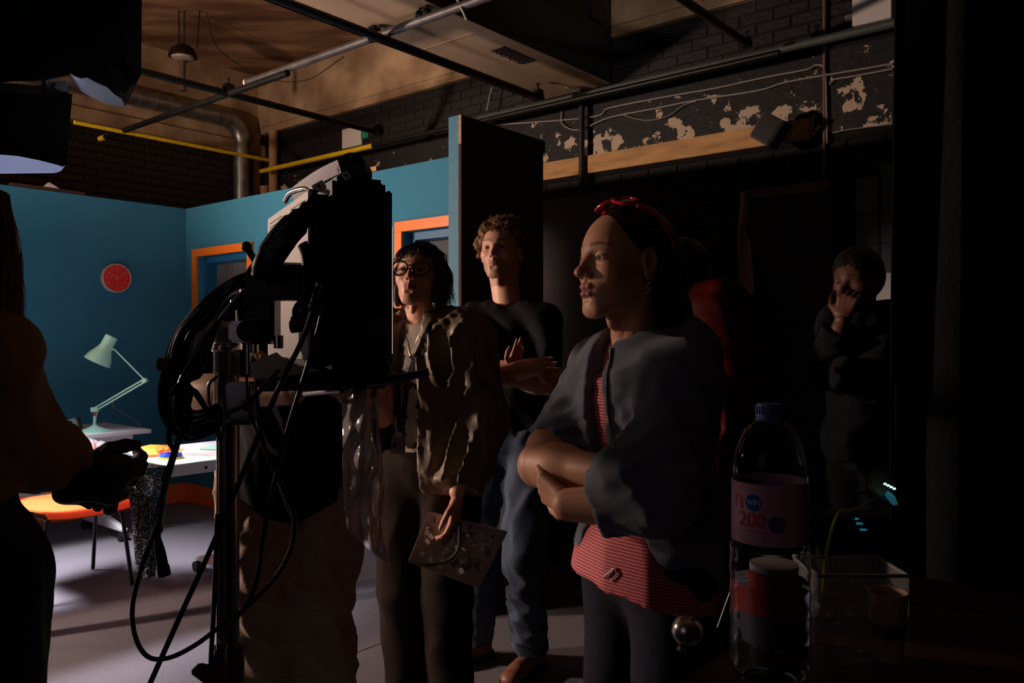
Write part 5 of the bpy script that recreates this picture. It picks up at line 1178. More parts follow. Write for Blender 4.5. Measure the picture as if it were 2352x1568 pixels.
    for s_ in (-1, 1):
        cn = T_(s_*0.032, 0.022, 0.124); ux = (V(hd['l'])*1.0+V(hd['u'])*(-0.28*s_)).normalized(); uy = (V(hd['f'])*0.93+V(hd['u'])*(-0.25)).normalized()
        sg.tube(ring(cn, ux, uy, 0.030, 0.021, 0.003), 0.0036, 8)
    sg.tube([T_(-0.006, 0.020, 0.132), T_(0.006, 0.020, 0.132)], 0.003, 8); so = sg.build('red_sunglasses', MT['redf'], t)
    for s_ in (-1, 1):
        MB().tube(spline([T_(s_*0.062, 0.012, 0.112), T_(s_*0.072, -0.022, 0.098), T_(s_*0.083, -0.050, 0.062), T_(s_*0.087, -0.060, 0.030)], 5), [0.006]*5+[0.0045]*5+[0.003]*6, 8).build('temple_arm', MT['redf'], so)
        cn = T_(s_*0.032, 0.022, 0.124); ux = (V(hd['l'])+V(hd['u'])*(-0.28*s_)).normalized(); uy = (V(hd['f'])*0.93+V(hd['u'])*(-0.25)).normalized()
        MB().prism(ring(cn, ux, uy, 0.029, 0.020, 0.003)[:-1], hd['u']*0.001).build('lens', mat('dark lens', (0.03, 0.01, 0.01), 0.06), so)
    e = MB()
    for k in range(5): c = T_(0.086, -0.004+0.004*math.sin(k*2.0), -0.044-k*0.0045); e.lathe([(0.003*math.cos(x), 0.003*math.sin(x)) for x in np.linspace(-1.57, 1.57, 6)], c, n=8)
    e.build('earring', mat('dull gold', (0.6, 0.5, 0.3), 0.2, 0.9), t)
# ======== C: tall curly-haired man
def person_c():
    t = thing('person', (0.02, 3.2, 0), 'curly blond man in black T-shirt and blue jeans standing with arms crossed', 'person')
    fwd = V((-0.35, -0.94, 0)).normalized(); pel = V((0.0, 3.25, 0.95)); hl, hr = hipset(pel, fwd, 0.09)
    J = dict(pel=pel, neck=V((-0.015, 3.23, 1.475)), hd=P(1152, 580, 3.2), shL=P(1243, 738, 3.17), shR=P(1096, 738, 3.24), elL=P(1262, 880, 3.05), elR=P(1118, 868, 3.02),
             wrL=P(1150, 862, 2.93), wrR=P(1232, 842, 2.90), hipL=hl, hipR=hr, knL=P(1200, 1285, 3.15), knR=P(1105, 1290, 3.2), anL=P(1218, 1510, 3.30), anR=P(1092, 1490, 3.42), fwd=fwd)
    J['anL'].z = 0.09; J['anR'].z = 0.09
    sk = (0.66, 0.35, 0.24); hf = V((-0.33, -0.93, 0.10))
    hd = head(J['hd'], hf, 1.0, h=0.0030, nose=0.95, jaw=1.02, lipf=0.85, brow=1.25, neck_to=J['neck']-up*0.02, skin=sk, lip=(0.50, 0.17, 0.15), stubble=(0.34, 0.19, 0.12), browc=(0.24, 0.13, 0.07))
    hands = [hand(P(1172, 850, 2.96), V((0.40, 0.05, 0.92)), V((-0.7, 0.7, 0)), 1, 0.72, (0.1, 0.1, 0.2, 0.2), 0.1, h=0.003, spread=0.02), hand(J['wrR'], V((0.35, 1.0, -0.1)), V((0.6, 0.2, 0.1)), 1, 0.9, (0.5, 0.5, 0.5, 0.5), 0.3, h=0.004)]
    mk_body(t, hd, J, [(J['elR'].lerp(J['shR'], 0.45), J['elR'], 0.05, 0.052), (J['elR'], J['wrR'], 0.050, 0.033), (J['elL'], J['wrL'], 0.046, 0.033)], sk, hands)
    eyes(hd, t, (0.08, 0.07, 0.05), look=V((-0.35, -0.93, 0.0)))
    T = body_fld(dict(J), 0.022, 0.008, 'ta', cuts=dict(armL=0.75, armR=0.68), w=1.05, sh=1.05); T.clip((0, 0, 0.84), (0, 0, -1))
    T.warp(folds(0.007, 60, 21, along=(0.2, 0, -1), st=0.6)); T.cone(J['neck']-up*0.01, J['neck']+up*0.2+fwd*0.03, 0.062, 0.07, 0.008, 's'); sdf_obj('t_shirt', [T], mat('black cotton', (0.012, 0.013, 0.014), 0.9, spec=0.15), t)
    G = body_fld(dict(J), 0.022, 0.009, 'tl', leg=1.05); G.clip((0, 0, 1.0), (0, 0, 1)); G.clip((0, 0, 0.07), (0, 0, -1)); G.warp(folds(0.010, 65, 25, along=(1, 0.2, 0.2), st=0.5)); sdf_obj('jeans', [G], mat('faded blue denim', (0.065, 0.085, 0.13), 0.9, spec=0.15, noise=0.25, scale=8, bump=0.2, bscale=200), t)
    mb_ = mat('brown leather', (0.22, 0.09, 0.05), 0.45); shoe(J, 'L', mb_, t, toe=V((-0.45, -0.9, 0))); shoe(J, 'R', mb_, t, toe=V((-0.7, -0.6, 0)))
    T_ = hd['T']; rot = hd['rot']; c0 = np.array(hd['c']); S = Fld(c0-0.16, c0+0.18, 0.0032)
    S.ell(T_(0, -0.028, 0.040), [0.085, 0.095, 0.083], 0.0, rot=rot); S.ell(T_(0, -0.06, 0.0), [0.078, 0.065, 0.07], 0.02, rot=rot)
    S.ell(T_(0, 0.085, -0.010), [0.066, 0.062, 0.085], 0.008, 's', rot=rot)
    for s_ in (-1, 1): S.ell(T_(s_*0.065, 0.04, -0.05), [0.04, 0.05, 0.05], 0.008, 's', rot=rot)
    r = np.random.RandomState(5)
    for k in range(420):
        a = r.uniform(0, 2*PI); z = r.uniform(-0.02, 1); q = V((0.086*math.cos(a)*math.sqrt(1-z*z*0.9), -0.026+0.096*math.sin(a)*math.sqrt(1-z*z*0.9), 0.035+0.095*z))
        if q.y > 0.045 and q.z < 0.075: continue
        p = T_(*q); S.ell(p, [r.uniform(0.006, 0.012)]*3, 0.003)
    for (x, y, z, rr) in ((-0.085, 0.02, 0.055, 0.03), (-0.10, 0.0, 0.035, 0.026), (-0.092, 0.0, 0.0, 0.022), (0.0, 0.06, 0.115, 0.026), (-0.045, 0.055, 0.105, 0.026), (0.045, 0.06, 0.105, 0.026), (-0.07, 0.04, 0.085, 0.022), (0.075, 0.03, 0.08, 0.026), (-0.106, 0.0, 0.052, 0.018)): S.ell(T_(x, y, z-0.008), [rr*0.6]*3, 0.012)
    S.warp(folds(0.0035, 300, 6, ridge=False)); MT['blond'] = mat('dark blond curls', (0.24, 0.125, 0.05), 0.55, noise=0.3, scale=60); ha = sdf_obj('hair', [S], MT['blond'], t)
    paths = []
    for k in range(2200):
        a = r.uniform(0, 2*PI); z = r.uniform(-0.15, 1); gr = r.uniform(0.98, 1.12); x = gr*0.092*math.cos(a)*math.sqrt(max(0, 1-z*z*0.9)); y = -0.024+gr*0.104*math.sin(a)*math.sqrt(max(0, 1-z*z*0.9)); zz = 0.035+gr*0.095*z
        if y > 0.03 and zz < 0.078: continue
        R_ = r.uniform(0.006, 0.013); ph = r.uniform(0, 6); e1_ = V(r.randn(3)).normalized(); e2_ = e1_.orthogonal().normalized(); e3 = e1_.cross(e2_)
        paths.append([T_(x, y, zz)+e2_*(R_*math.cos(u*9+ph))+e3*(R_*math.sin(u*9+ph))+e1_*(0.02*u) for u in np.linspace(0, 1, 9)])
    strands('loose_curls', paths, 0.0015, MT['blond'], ha)
# ======== G: woman with round glasses
def person_g():
    t = thing('person', (-0.29, 2.78, 0), 'person with dark bob, round glasses, lanyard and open brown jacket, looking up', 'person')
    fwd = V((-0.35, -0.94, 0)).normalized(); pel = V((-0.29, 2.80, 0.90)); hl, hr = hipset(pel, fwd, 0.085)
    J = dict(pel=pel, neck=V((-0.305, 2.80, 1.40)), hd=P(964, 640, 2.75), shL=P(1062, 785, 2.74), shR=P(908, 785, 2.84), elL=P(1100, 960, 2.72), elR=P(880, 960, 2.72),
             wrL=P(1050, 1130, 2.60), wrR=P(850, 900, 2.52), hipL=hl, hipR=hr, knL=hl+V((-0.01, -0.02, -0.42)), knR=hr+V((-0.01, -0.02, -0.42)), anL=hl+V((0, 0.02, -0.81)), anR=hr+V((0, 0.02, -0.81)), fwd=fwd)
    sk = (0.58, 0.29, 0.20); hf = V((-0.20, -0.94, 0.26))
    hd = head(J['hd'], hf, 0.985, h=0.0024, roll=-0.05, nose=1.0, jaw=0.95, lipf=1.2, brow=0.7, neck_to=J['neck']-up*0.02, skin=sk, lip=(0.42, 0.12, 0.12), browc=(0.06, 0.035, 0.025), neckr=0.95)
    hb = hand(P(1050, 1142, 2.595), V((-0.12, -0.05, -1)), V((-1, 0.25, 0)), -1, 0.92, (0.35, 0.45, 0.5, 0.55), 0.5, h=0.0026)
    mk_body(t, hd, J, [(J['elL'], J['wrL'], 0.038, 0.026)], sk, [hb])
    eyes(hd, t, (0.05, 0.03, 0.02), look=V((-0.35, -0.90, 0.15)))
    # T-shirt with dark print
    T = body_fld(dict(J), 0.008, 0.008, 't', w=1.0); T.clip((0, 0, 0.92), (0, 0, -1)); T.cone(J['neck']+up*0.0, J['neck']+up*0.2+fwd*0.03, 0.060, 0.07, 0.008, 's')
    T.warp(folds(0.004, 60, 31)); mt_ = mat('cream T-shirt with dark print', (0.46, 0.40, 0.34), 0.85, col2=(0.04, 0.03, 0.04), scale=26, thr=(0.50, 0.54), coord='World')
    nt = mt_.node_tree; N = nt.nodes; L = nt.links; g = [q for q in N if q.type == 'NEW_GEOMETRY'][0]; cr = [q for q in N if q.type == 'VALTORGB'][0]; sx = N.new('ShaderNodeSeparateXYZ'); L.new(g.outputs['Position'], sx.inputs[0])
    mr = N.new('ShaderNodeMapRange'); mr.inputs['From Min'].default_value = 1.30; mr.inputs['From Max'].default_value = 1.22; mr.inputs['To Min'].default_value = 0.0; mr.inputs['To Max'].default_value = 1.0; L.new(sx.outputs['Z'], mr.inputs[0])
    mx = N.new('ShaderNodeMix'); mx.data_type = 'RGBA'; mx.inputs[6].default_value = (0.46, 0.40, 0.34, 1); L.new(mr.outputs[0], mx.inputs[0]); L.new(cr.outputs[0], mx.inputs[7]); L.new(mx.outputs[2], N['Principled BSDF'].inputs['Base Color'])
    ts = sdf_obj('printed_t_shirt', [T], mt_, t)
    G = body_fld(dict(J), 0.024, 0.010, 'tl', leg=1.08); G.clip((0, 0, 0.98), (0, 0, 1)); G.warp(folds(0.006, 55, 33, along=(0, 0, 1), st=0.5)); sdf_obj('trousers', [G], mat('dark brown trousers', (0.020, 0.012, 0.010), 0.9, spec=0.15), t)
    for q in 'LR': shoe(J, q, mat('dark shoe', (0.02, 0.02, 0.02), 0.6), t)
    # open boxy jacket
    Hd = body_fld(dict(J), 0.045, 0.007, 'ta', sh=1.15, k=0.04, cuts=dict(armL=1.92, armR=1.9)); lt = V((0, 0, 1)).cross(fwd)
    Hd.ell(J['pel']+V((0.02, 0.0, 0.07)), [0.215, 0.165, 0.19], 0.05, rot=(lt, fwd, up)); Hd.cone(J['shL'], J['elL'], 0.080, 0.085, 0.04); Hd.cone(J['elL'], J['wrL']+up*0.03, 0.082, 0.055, 0.03, cap=True)
    Hd.cone(J['neck']-fwd*0.065+lt*0.05, J['neck']-fwd*0.065-lt*0.05, 0.05, 0.05, 0.03)
    for s_ in (-1, 1):
        a_ = J['neck']+lt*s_*0.075+up*0.02; b_ = J['neck']+lt*(s_*0.085-0.03*0)+fwd*0.10-up*0.09; Hd.cone(a_-fwd*0.04, a_+fwd*0.03, 0.026, 0.028, 0.015); Hd.cone(a_+fwd*0.03, b_, 0.028, 0.020, 0.015)
        Hd.warp(folds(0.0115, 75, 37, along=(0.10, 0, -1), st=0.965)); Hd.warp(folds(0.002, 170, 38, along=(0.2, 0, -1), st=0.9))
    for k in range(28):
        z = 1.52-k*0.026; w_ = 0.055+0.045*max(0, (1.30-z))*1.0; b0 = V((J['pel'].x, J['pel'].y, z)); Hd.bx(b0+fwd*0.19+lt*(-0.05), [w_+0.02, 0.16, 0.03], 0.008, 0.004, 's', rot=(lt, fwd, up))
    Hd.clip((0, 0, 0.845), (0, 0, -1)); Hd.cone(J['neck']-up*0.02, J['neck']+up*0.2+fwd*0.02, 0.064, 0.085, 0.01, 's')
    MT['jacket'] = mat('waxed brown jacket cloth', (0.17, 0.125, 0.085), 0.48, noise=0.15, scale=12, bump=0.15, bscale=60); jk = sdf_obj('jacket', [Hd], MT['jacket'], t)
    # lanyard and badge
    MT['strap'] = mat('black lanyard', (0.012, 0.012, 0.013), 0.6)
    sf = surf(jk, ts)
    def strap(pts, w_):
        p = spline([(x, y, 0) for x, y in pts], 8); g = []
        for i, q in enumerate(p):
            d = (p[min(i+1, len(p)-1)]-p[max(i-1, 0)]); d = V((d.x, d.y)).normalized(); h_, n_ = sf(q.x, q.y, 2.62, 0.004); sd = V((d.y, 0, d.x)).normalized(); g.append([h_-sd*w_/2, h_+sd*w_/2])
        for i in range(1, len(g)-1):                                  # smooth the drape in depth
            for j_ in (0, 1): g[i][j_] = V((g[i][j_].x, min(g[i][j_].y, (g[i-1][j_].y+g[i+1][j_].y)/2), g[i][j_].z))
        return MB().sheet(g, 0.002), g
    m1, g1 = strap([(930, 742), (924, 780), (919, 840), (917, 900), (920, 990)], 0.016); m2, g2 = strap([(992, 742), (972, 785), (952, 830), (938, 880), (925, 990)], 0.016)
    la = m1.build('lanyard', MT['strap'], t); lb = m2.build('lanyard', MT['strap'], t)
    def on_strap(g, txt, i0, st, rd_, par):
        for k, ch in enumerate(txt):
            f_ = i0+k*st; i = int(f_); fr_ = f_-i
            if i+1 >= len(g): break
            a_ = (g[i][0]+g[i][1])/2; b_ = (g[i+1][0]+g[i+1][1])/2; d = (b_-a_).normalized()*rd_; u_ = V((-d.z, 0, d.x)); text('lettering', ch, 0.0125, a_.lerp(b_, fr_)+V((0, -0.0035, 0)), d, u_, MT['print'], par)
    on_strap(g1[::-1], 'STUDENT', 14.5, 0.92, 1, la); on_strap(g1[::-1], 'STUDENT', 22.5, 0.95, 1, la)
    on_strap(g2, 'STUDENT', 3.5, 1.2, 1, lb); on_strap(g2, 'STUDENT', 13.5, 1.2, 1, lb)
    c = P(915, 1021, 2.565); bd = MB().box(c, (0.046, 0.002, 0.056), (V((1, 0, -0.06)).normalized(), V((0, 1, 0)), V((0.06, 0, 1)).normalized())).build('name_badge', mat('white card', (0.42, 0.40, 0.44), 0.5), t)
    MB().prism([c+V((-0.018, -0.0015, 0.006)), c+V((-0.006, -0.0015, 0.006)), c+V((-0.006, -0.0015, -0.008)), c+V((-0.012, -0.0015, -0.015)), c+V((-0.018, -0.0015, -0.008))], (0, -0.0004, 0)).build('crest', mat('maroon print', (0.20, 0.03, 0.05), 0.5), bd)
    for k in range(3): MB().box(c+V((0.008, -0.0014, 0.008-k*0.010)), (0.022, 0.0005, 0.001)).build('printed_line', MT['plateblk'], bd)
    nk = MB().tube(spline([sf(931, 745, 2.68)[0], sf(934, 780, 2.62)[0], sf(944, 818, 2.60)[0], sf(958, 780, 2.62)[0], sf(972, 750, 2.68)[0]], 6), 0.0008, 5).build('necklace', mat('gold', (0.6, 0.42, 0.2), 0.25, 1.0), t)
    MB().lathe([(0, 0), (0.005, 0), (0.005, 0.001), (0, 0.001)], P(944, 820, 2.598), (0, -1, 0), 12).build('pendant', mat('gold pendant', (0.6, 0.45, 0.2), 0.25, 1.0), nk)
    # glasses
    T_ = hd['T']; MT['frame'] = mat('dark tortoiseshell frame', (0.02, 0.012, 0.008), 0.18); gl = MB()
    for s_ in (-1, 1):
        cn = T_(s_*0.037, 0.104, 0.000); ux = V(hd['l']); uy = V(hd['u']); gl.tube([cn+ux*(0.028*math.cos(a)*(1+0.05*math.sin(a)))+uy*(0.0245*math.sin(a)) for a in np.linspace(0, 2*PI, 30)], 0.0031, 8)
    gl.tube(spline([T_(-0.011, 0.105, 0.008), T_(0, 0.108, 0.011), T_(0.011, 0.105, 0.008)], 4), 0.0028, 8)
    go = gl.build('round_glasses', MT['frame'], t)
    for s_ in (-1, 1):
        MB().tube([T_(s_*0.065, 0.102, 0.008), T_(s_*0.078, 0.05, 0.008), T_(s_*0.083, -0.01, 0.004)], 0.003, 8, flat=((0, 0, 1), 1.6)).build('temple_arm', MT['frame'], go)
    # shaggy bob
    rot = hd['rot']; c0 = np.array(hd['c']); S = Fld(c0-0.2, c0+0.17, 0.0042)
    S.ell(T_(0, -0.022, 0.040), [0.086, 0.100, 0.086], 0.0, rot=rot); S.ell(T_(0, -0.06, -0.03), [0.078, 0.062, 0.09], 0.03, rot=rot)
    S.ell(T_(0.078, -0.005, -0.045), [0.026, 0.045, 0.075], 0.025, rot=rot); S.ell(T_(-0.074, -0.012, -0.035), [0.016, 0.03, 0.065], 0.02, rot=rot)
    S.ell(T_(0, 0.088, -0.035), [0.060, 0.060, 0.085], 0.008, 's', rot=rot); S.warp(folds(0.004, 120, 44, along=hd['u'], st=0.85))
    MT['brunette'] = mat('dark brunette hair', (0.022, 0.011, 0.008), 0.40, noise=0.3, scale=30); ha = sdf_obj('hair', [S], MT['brunette'], t)
    r = np.random.RandomState(9); paths = []
    for k in range(700):
        a = r.uniform(0.0, 2*PI); fr = math.sin(a) > 0.35
        x0, y0 = 0.070*math.cos(a), -0.02+0.085*math.sin(a); top = T_(x0*0.5, y0*0.5, 0.122); L_ = 0.075 if fr else r.uniform(0.15, 0.20)
        rr = 1.36 if not fr else 1.27; kx = r.uniform(-0.02, 0.02); pts = []
        for u in np.linspace(0, 1, 9):
            z = 0.122-L_*u*1.05; s_ = min(1, 0.45+1.1*u)*rr; fl = (0.014*max(0, u-0.75)*4*r.uniform(0.3, 1.4) if not fr else 0)
            pts.append(T_(x0*s_+kx*u+fl*math.cos(a), y0*s_+fl*math.sin(a)+0.004*math.sin(u*8+k), z-0.0))
        paths.append(pts)
    strands('loose_strands', paths, 0.0013, MT['brunette'], ha)
    # illustrated folder in the left hand
    bt = thing('sticker_folder', P(1048, 1255, 2.56), 'flat grey case covered in small stickers, held by the glasses wearer', 'flat case')
    cs = [P(983, 1176, 2.62), P(1166, 1222, 2.60), P(1100, 1352, 2.55), P(936, 1290, 2.57)]
    MB().prism(cs, (0, 0.02, 0)).build('case_body', mat('warm grey case', (0.40, 0.33, 0.30), 0.5, noise=0.2, scale=30), bt, bevel=0.003)
    r = np.random.RandomState(2); ml = mat('light sticker', (0.6, 0.5, 0.46), 0.45); mdk = mat('dark sticker', (0.16, 0.12, 0.12), 0.5); mw = mat('pale edge', (0.6, 0.5, 0.45), 0.3)
    ux_ = (cs[1]-cs[0]); uy_ = (cs[3]-cs[0])
    for k in range(70):
        u, v = r.uniform(0.06, 0.90), r.uniform(0.06, 0.92); c = cs[0]+ux_*u+uy_*v+V((0, -0.001, 0)); an = r.uniform(0, PI); d = (ux_.normalized()*math.cos(an)+uy_.normalized()*math.sin(an)); e = d.cross(V((0, -1, 0))).normalized()
        w_, h_ = r.uniform(0.008, 0.024), r.uniform(0.005, 0.016)
        MB().box(c, (w_, 0.002+0.001*(k % 3), h_), (d, V((0, 1, 0)), e)).build('sticker', [ml, mdk, ml, mdk, mw][k % 5] if k % 10 else mw, bt)
    MB().tube(spline([P(938, 1288, 2.55), P(975, 1296, 2.54), P(1020, 1290, 2.54), P(1052, 1262, 2.54), P(1056, 1200, 2.56)], 5), 0.005, 8).build('elastic_strap', MT['strap'], bt)
# ======== O: operator behind the panel light
def person_o():
    t = thing('person', (-0.62, 2.25, 0), 'operator in black shirt and beige trousers working behind the film light, head hidden', 'person')
    fwd = V((0.10, -0.99, 0)).normalized(); pel = V((-0.62, 2.32, 0.95)); hl, hr = hipset(pel, fwd, 0.095)
    J = dict(pel=pel, neck=V((-0.54, 2.18, 1.44)), hd=P(738, 590, 2.02), shL=P(738, 745, 2.12), shR=P(560, 760, 2.16), elL=P(850, 900, 1.95), elR=P(432, 902, 2.08),
             wrL=P(780, 850, 1.86), wrR=P(672, 900, 1.90), hipL=hl, hipR=hr, knL=P(728, 1370, 2.22), knR=P(605, 1375, 2.18), anL=V((-0.53, 2.36, 0.09)), anR=V((-0.71, 2.26, 0.09)), fwd=fwd)
    sk = (0.50, 0.27, 0.18); hd = head(J['hd'], V((-0.2, -0.95, -0.15)), 0.98, h=0.006, neck_to=J['neck']-up*0.02, skin=sk)
    hands = [hand(J['wrR'], V((0.9, -0.3, 0.45)), V((0, -0.3, 1)), -1, 1.0, (0.3, 0.35, 0.4, 0.4), 0.5, h=0.003), hand(P(740, 868, 1.80), V((-0.9, -0.2, 0.2)), V((0, -0.2, 1)), 1, 1.0, (0.2, 0.25, 0.3, 0.3), 0.5, h=0.003)]
    mk_body(t, hd, J, [(J['elR'], J['wrR'], 0.048, 0.031), (J['elR'].lerp(J['shR'], 0.2), J['elR'], 0.045, 0.048), (J['elL'], P(740, 868, 1.80), 0.045, 0.028)], sk, hands)
    S = Fld(np.array(hd['c'])-0.15, np.array(hd['c'])+0.17, 0.007); S.ell(hd['T'](0, -0.02, 0.04), [0.086, 0.1, 0.085], 0, rot=hd['rot']); S.ell(hd['T'](0, 0.09, -0.04), [0.07, 0.06, 0.09], 0.01, 's', rot=hd['rot']); sdf_obj('hair', [S], mat('brown hair', (0.03, 0.018, 0.012), 0.5), t)
    T = body_fld(dict(J), 0.040, 0.009, 'ta', cuts=dict(armL=0.8, armR=0.75), w=1.08, dp=1.15); lt = V((0, 0, 1)).cross(fwd)
    T.ell(pel+V((-0.02, 0, -0.01)), [0.20, 0.15, 0.20], 0.05, rot=(lt, fwd, up)); T.clip((pel.x, pel.y, 0.86), (0.25, 0, -1)); T.cone(J['neck']+up*0.0, J['neck']+up*0.2, 0.062, 0.07, 0.008, 's')
    T.warp(folds(0.010, 50, 51, along=(0.2, 0, -1), st=0.6)); sdf_obj('black_shirt', [T], mat('black jersey', (0.008, 0.008, 0.0095), 0.92, spec=0.15), t)
    G = body_fld(dict(J), 0.030, 0.008, 'tl', leg=1.12); G.clip((0, 0, 0.98), (0, 0, 1)); G.clip((0, 0, 0.03), (0, 0, -1)); G.warp(folds(0.014, 48, 55, along=(0.5, 0.1, -1), st=0.8)); G.warp(folds(0.005, 110, 56, along=(0.6, 0, -1), st=0.8))
    sdf_obj('trousers', [G], mat('beige cotton twill', (0.34, 0.27, 0.21), 0.85, noise=0.12, scale=80, bump=0.1, bscale=200), t)
    for q in 'LR': shoe(J, q, mat('dark trainer', (0.03, 0.03, 0.03), 0.6), t)
# ======== L: woman cropped at the left edge
def person_l():
    t = thing('person', (-1.05, 1.47, 0), 'long-haired person in brown sweater and black gloves, seen from behind at the left edge', 'person')
    fwd = V((0.35, 0.93, 0)).normalized(); pel = V((-1.06, 1.49, 0.93)); hl, hr = hipset(pel, fwd, 0.09)
    J = dict(pel=pel, neck=V((-1.06, 1.45, 1.37)), hd=V((-0.998, 1.48, 1.505)), shL=V((-1.24, 1.53, 1.325)), shR=P(-38, 822, 1.42), elL=V((-1.20, 1.67, 1.08)), elR=P(20, 985, 1.50),
             wrL=V((-0.98, 1.75, 1.06)), wrR=P(152, 1080, 1.62), hipL=hl, hipR=hr, knL=hl+V((0.0, 0.03, -0.43)), knR=hr+V((0.0, 0.0, -0.43)), anL=hl+V((0, 0, -0.84)), anR=hr+V((0, -0.05, -0.84)), fwd=fwd)
    sk = (0.55, 0.33, 0.24); hd = head(J['hd'], V((0.12, 0.99, -0.05)), 0.96, h=0.005, neck_to=J['neck']-up*0.02, skin=sk); mk_body(t, hd, J, [], sk)
    T = body_fld(dict(J), 0.036, 0.008, 'ta', cuts=dict(armL=1.9, armR=1.9), w=1.05, dp=1.1); T.clip((0, 0, 1.07), (0, 0, -1)); T.cone(J['elR'], J['elR'].lerp(J['wrR'], 0.85), 0.075, 0.060, 0.03, cap=True)
    T.cone(J['neck']+up*0.01, J['neck']+up*0.2, 0.062, 0.07, 0.008, 's'); T.warp(folds(0.009, 60, 61, along=(0.3, 0.1, -1), st=0.6)); MT['brownsw'] = mat('brown knitted sweater', (0.20, 0.12, 0.065), 0.92, bump=0.3, bscale=180, spec=0.2); sdf_obj('sweater', [T], MT['brownsw'], t)
    G = body_fld(dict(J), 0.024, 0.010, 'tl', w=1.0, leg=1.2); G.clip((0, 0, 1.10), (0, 0, 1)); G.warp(folds(0.007, 55, 63, along=(0.3, 0, -1), st=0.6)); sdf_obj('jeans', [G], mat('dark indigo denim', (0.014, 0.015, 0.030), 0.85, noise=0.2, scale=40), t)
    for q in 'LR': shoe(J, q, mat('dark shoe', (0.02, 0.02, 0.02), 0.6), t)
    # gloved hands gripping a dark bundle
    d = (P(262, 1100, 1.67)-J['wrR']).normalized()
    ga = hand(J['wrR']+d*0.01, d, V((0.0, 0.9, 0.3)), 1, 1.05, (0.7, 0.7, 0.7, 0.7), 0.8, grow=0.004, h=0.003); gb = hand(P(120, 1095, 1.72), V((0.97, -0.1, -0.05)), V((0.2, -0.3, -1)), -1, 1.05, (0.5, 0.5, 0.5, 0.5), 0.6, grow=0.004, h=0.003)
    MT['glove'] = mat('black leather glove', (0.012, 0.010, 0.010), 0.6, bump=0.2, bscale=40)
    for g_ in (ga, gb): sdf_obj('glove', [g_], MT['glove'], t)
    q = P(216, 1100, 1.64); F_ = Fld(np.array(q)-0.16, np.array(q)+0.16, 0.005)
    F_.bx(q, [0.060, 0.032, 0.044], 0.012, 0, rot=(V((0.94, 0, -0.05)).normalized(), V((0, 1, 0)), V((0.05, 0, 0.94)).normalized())); F_.ell(q+V((0.050, 0, 0.018)), [0.036, 0.03, 0.030], 0.02); F_.ell(q+V((-0.045, 0, -0.018)), [0.034, 0.03, 0.036], 0.02)
    F_.cone(q+V((0.005, 0, 0.02)), q+V((0.030, 0, 0.072)), 0.024, 0.006, 0.015); F_.cone(q+V((0.01, 0, -0.03)), q+V((0.035, 0, -0.055)), 0.016, 0.006, 0.012); F_.cone(q+V((-0.03, 0, -0.04)), q+V((-0.01, 0, -0.055)), 0.014, 0.012, 0.012)
    F_.warp(folds(0.006, 45, 66)); o = sdf_obj('dark_bundle', [F_], MT['glove'], None); prop(o, 'crumpled black leather bundle gripped in the gloved hands at the left', 'bundle')
    T_ = hd['T']; rot = hd['rot']; c0 = np.array(hd['c']); S = Fld(c0-0.30, c0+0.17, 0.005)
    S.ell(T_(0, -0.02, 0.042), [0.084, 0.100, 0.084], 0.0, rot=rot); S.ell(T_(0, -0.07, -0.03), [0.080, 0.052, 0.10], 0.03, rot=rot)
    for x_ in (-0.06, 0.0, 0.06): S.cone(T_(x_, -0.075, -0.02), T_(x_*1.15, -0.09, -0.20), 0.042, 0.030, 0.03)
    S.cone(T_(-0.074, -0.01, 0.02), T_(-0.088, -0.01, -0.17), 0.026, 0.016, 0.03)
    S.ell(T_(0, 0.09, -0.04), [0.062, 0.06, 0.09], 0.01, 's', rot=rot); S.warp(folds(0.006, 90, 64, along=hd['u'], st=0.9)); MT['lhair'] = mat('long brown hair', (0.17, 0.075, 0.03), 0.42, noise=0.3, scale=20)
    ha = sdf_obj('hair', [S], MT['lhair'], t); r = np.random.RandomState(4); paths = []
    for k in range(1100):
        a = r.uniform(-0.9, 3.6+0.4); x0 = -0.098*math.cos(a-0.2); y0 = -0.03-0.098*math.sin(a); L_ = r.uniform(0.27, 0.36); cu = r.uniform(0, 6); am = r.uniform(0.003, 0.010); out = r.uniform(0.9, 1.35) if k % 6 == 0 else r.uniform(0.95, 1.12)
        paths.append([T_(x0*(0.80+0.30*min(1, u*2.5))*(1+(out-1)*u)-0.012*u*u*(x0 < 0)*(k % 3), y0*(0.80+0.30*min(1, u*2.5)), 0.125-L_*u)+V(hd['l'])*(am*math.sin(u*7+cu)) for u in np.linspace(0, 1, 14)])
    strands('loose_strands', paths, 0.0013, MT['lhair'], ha)
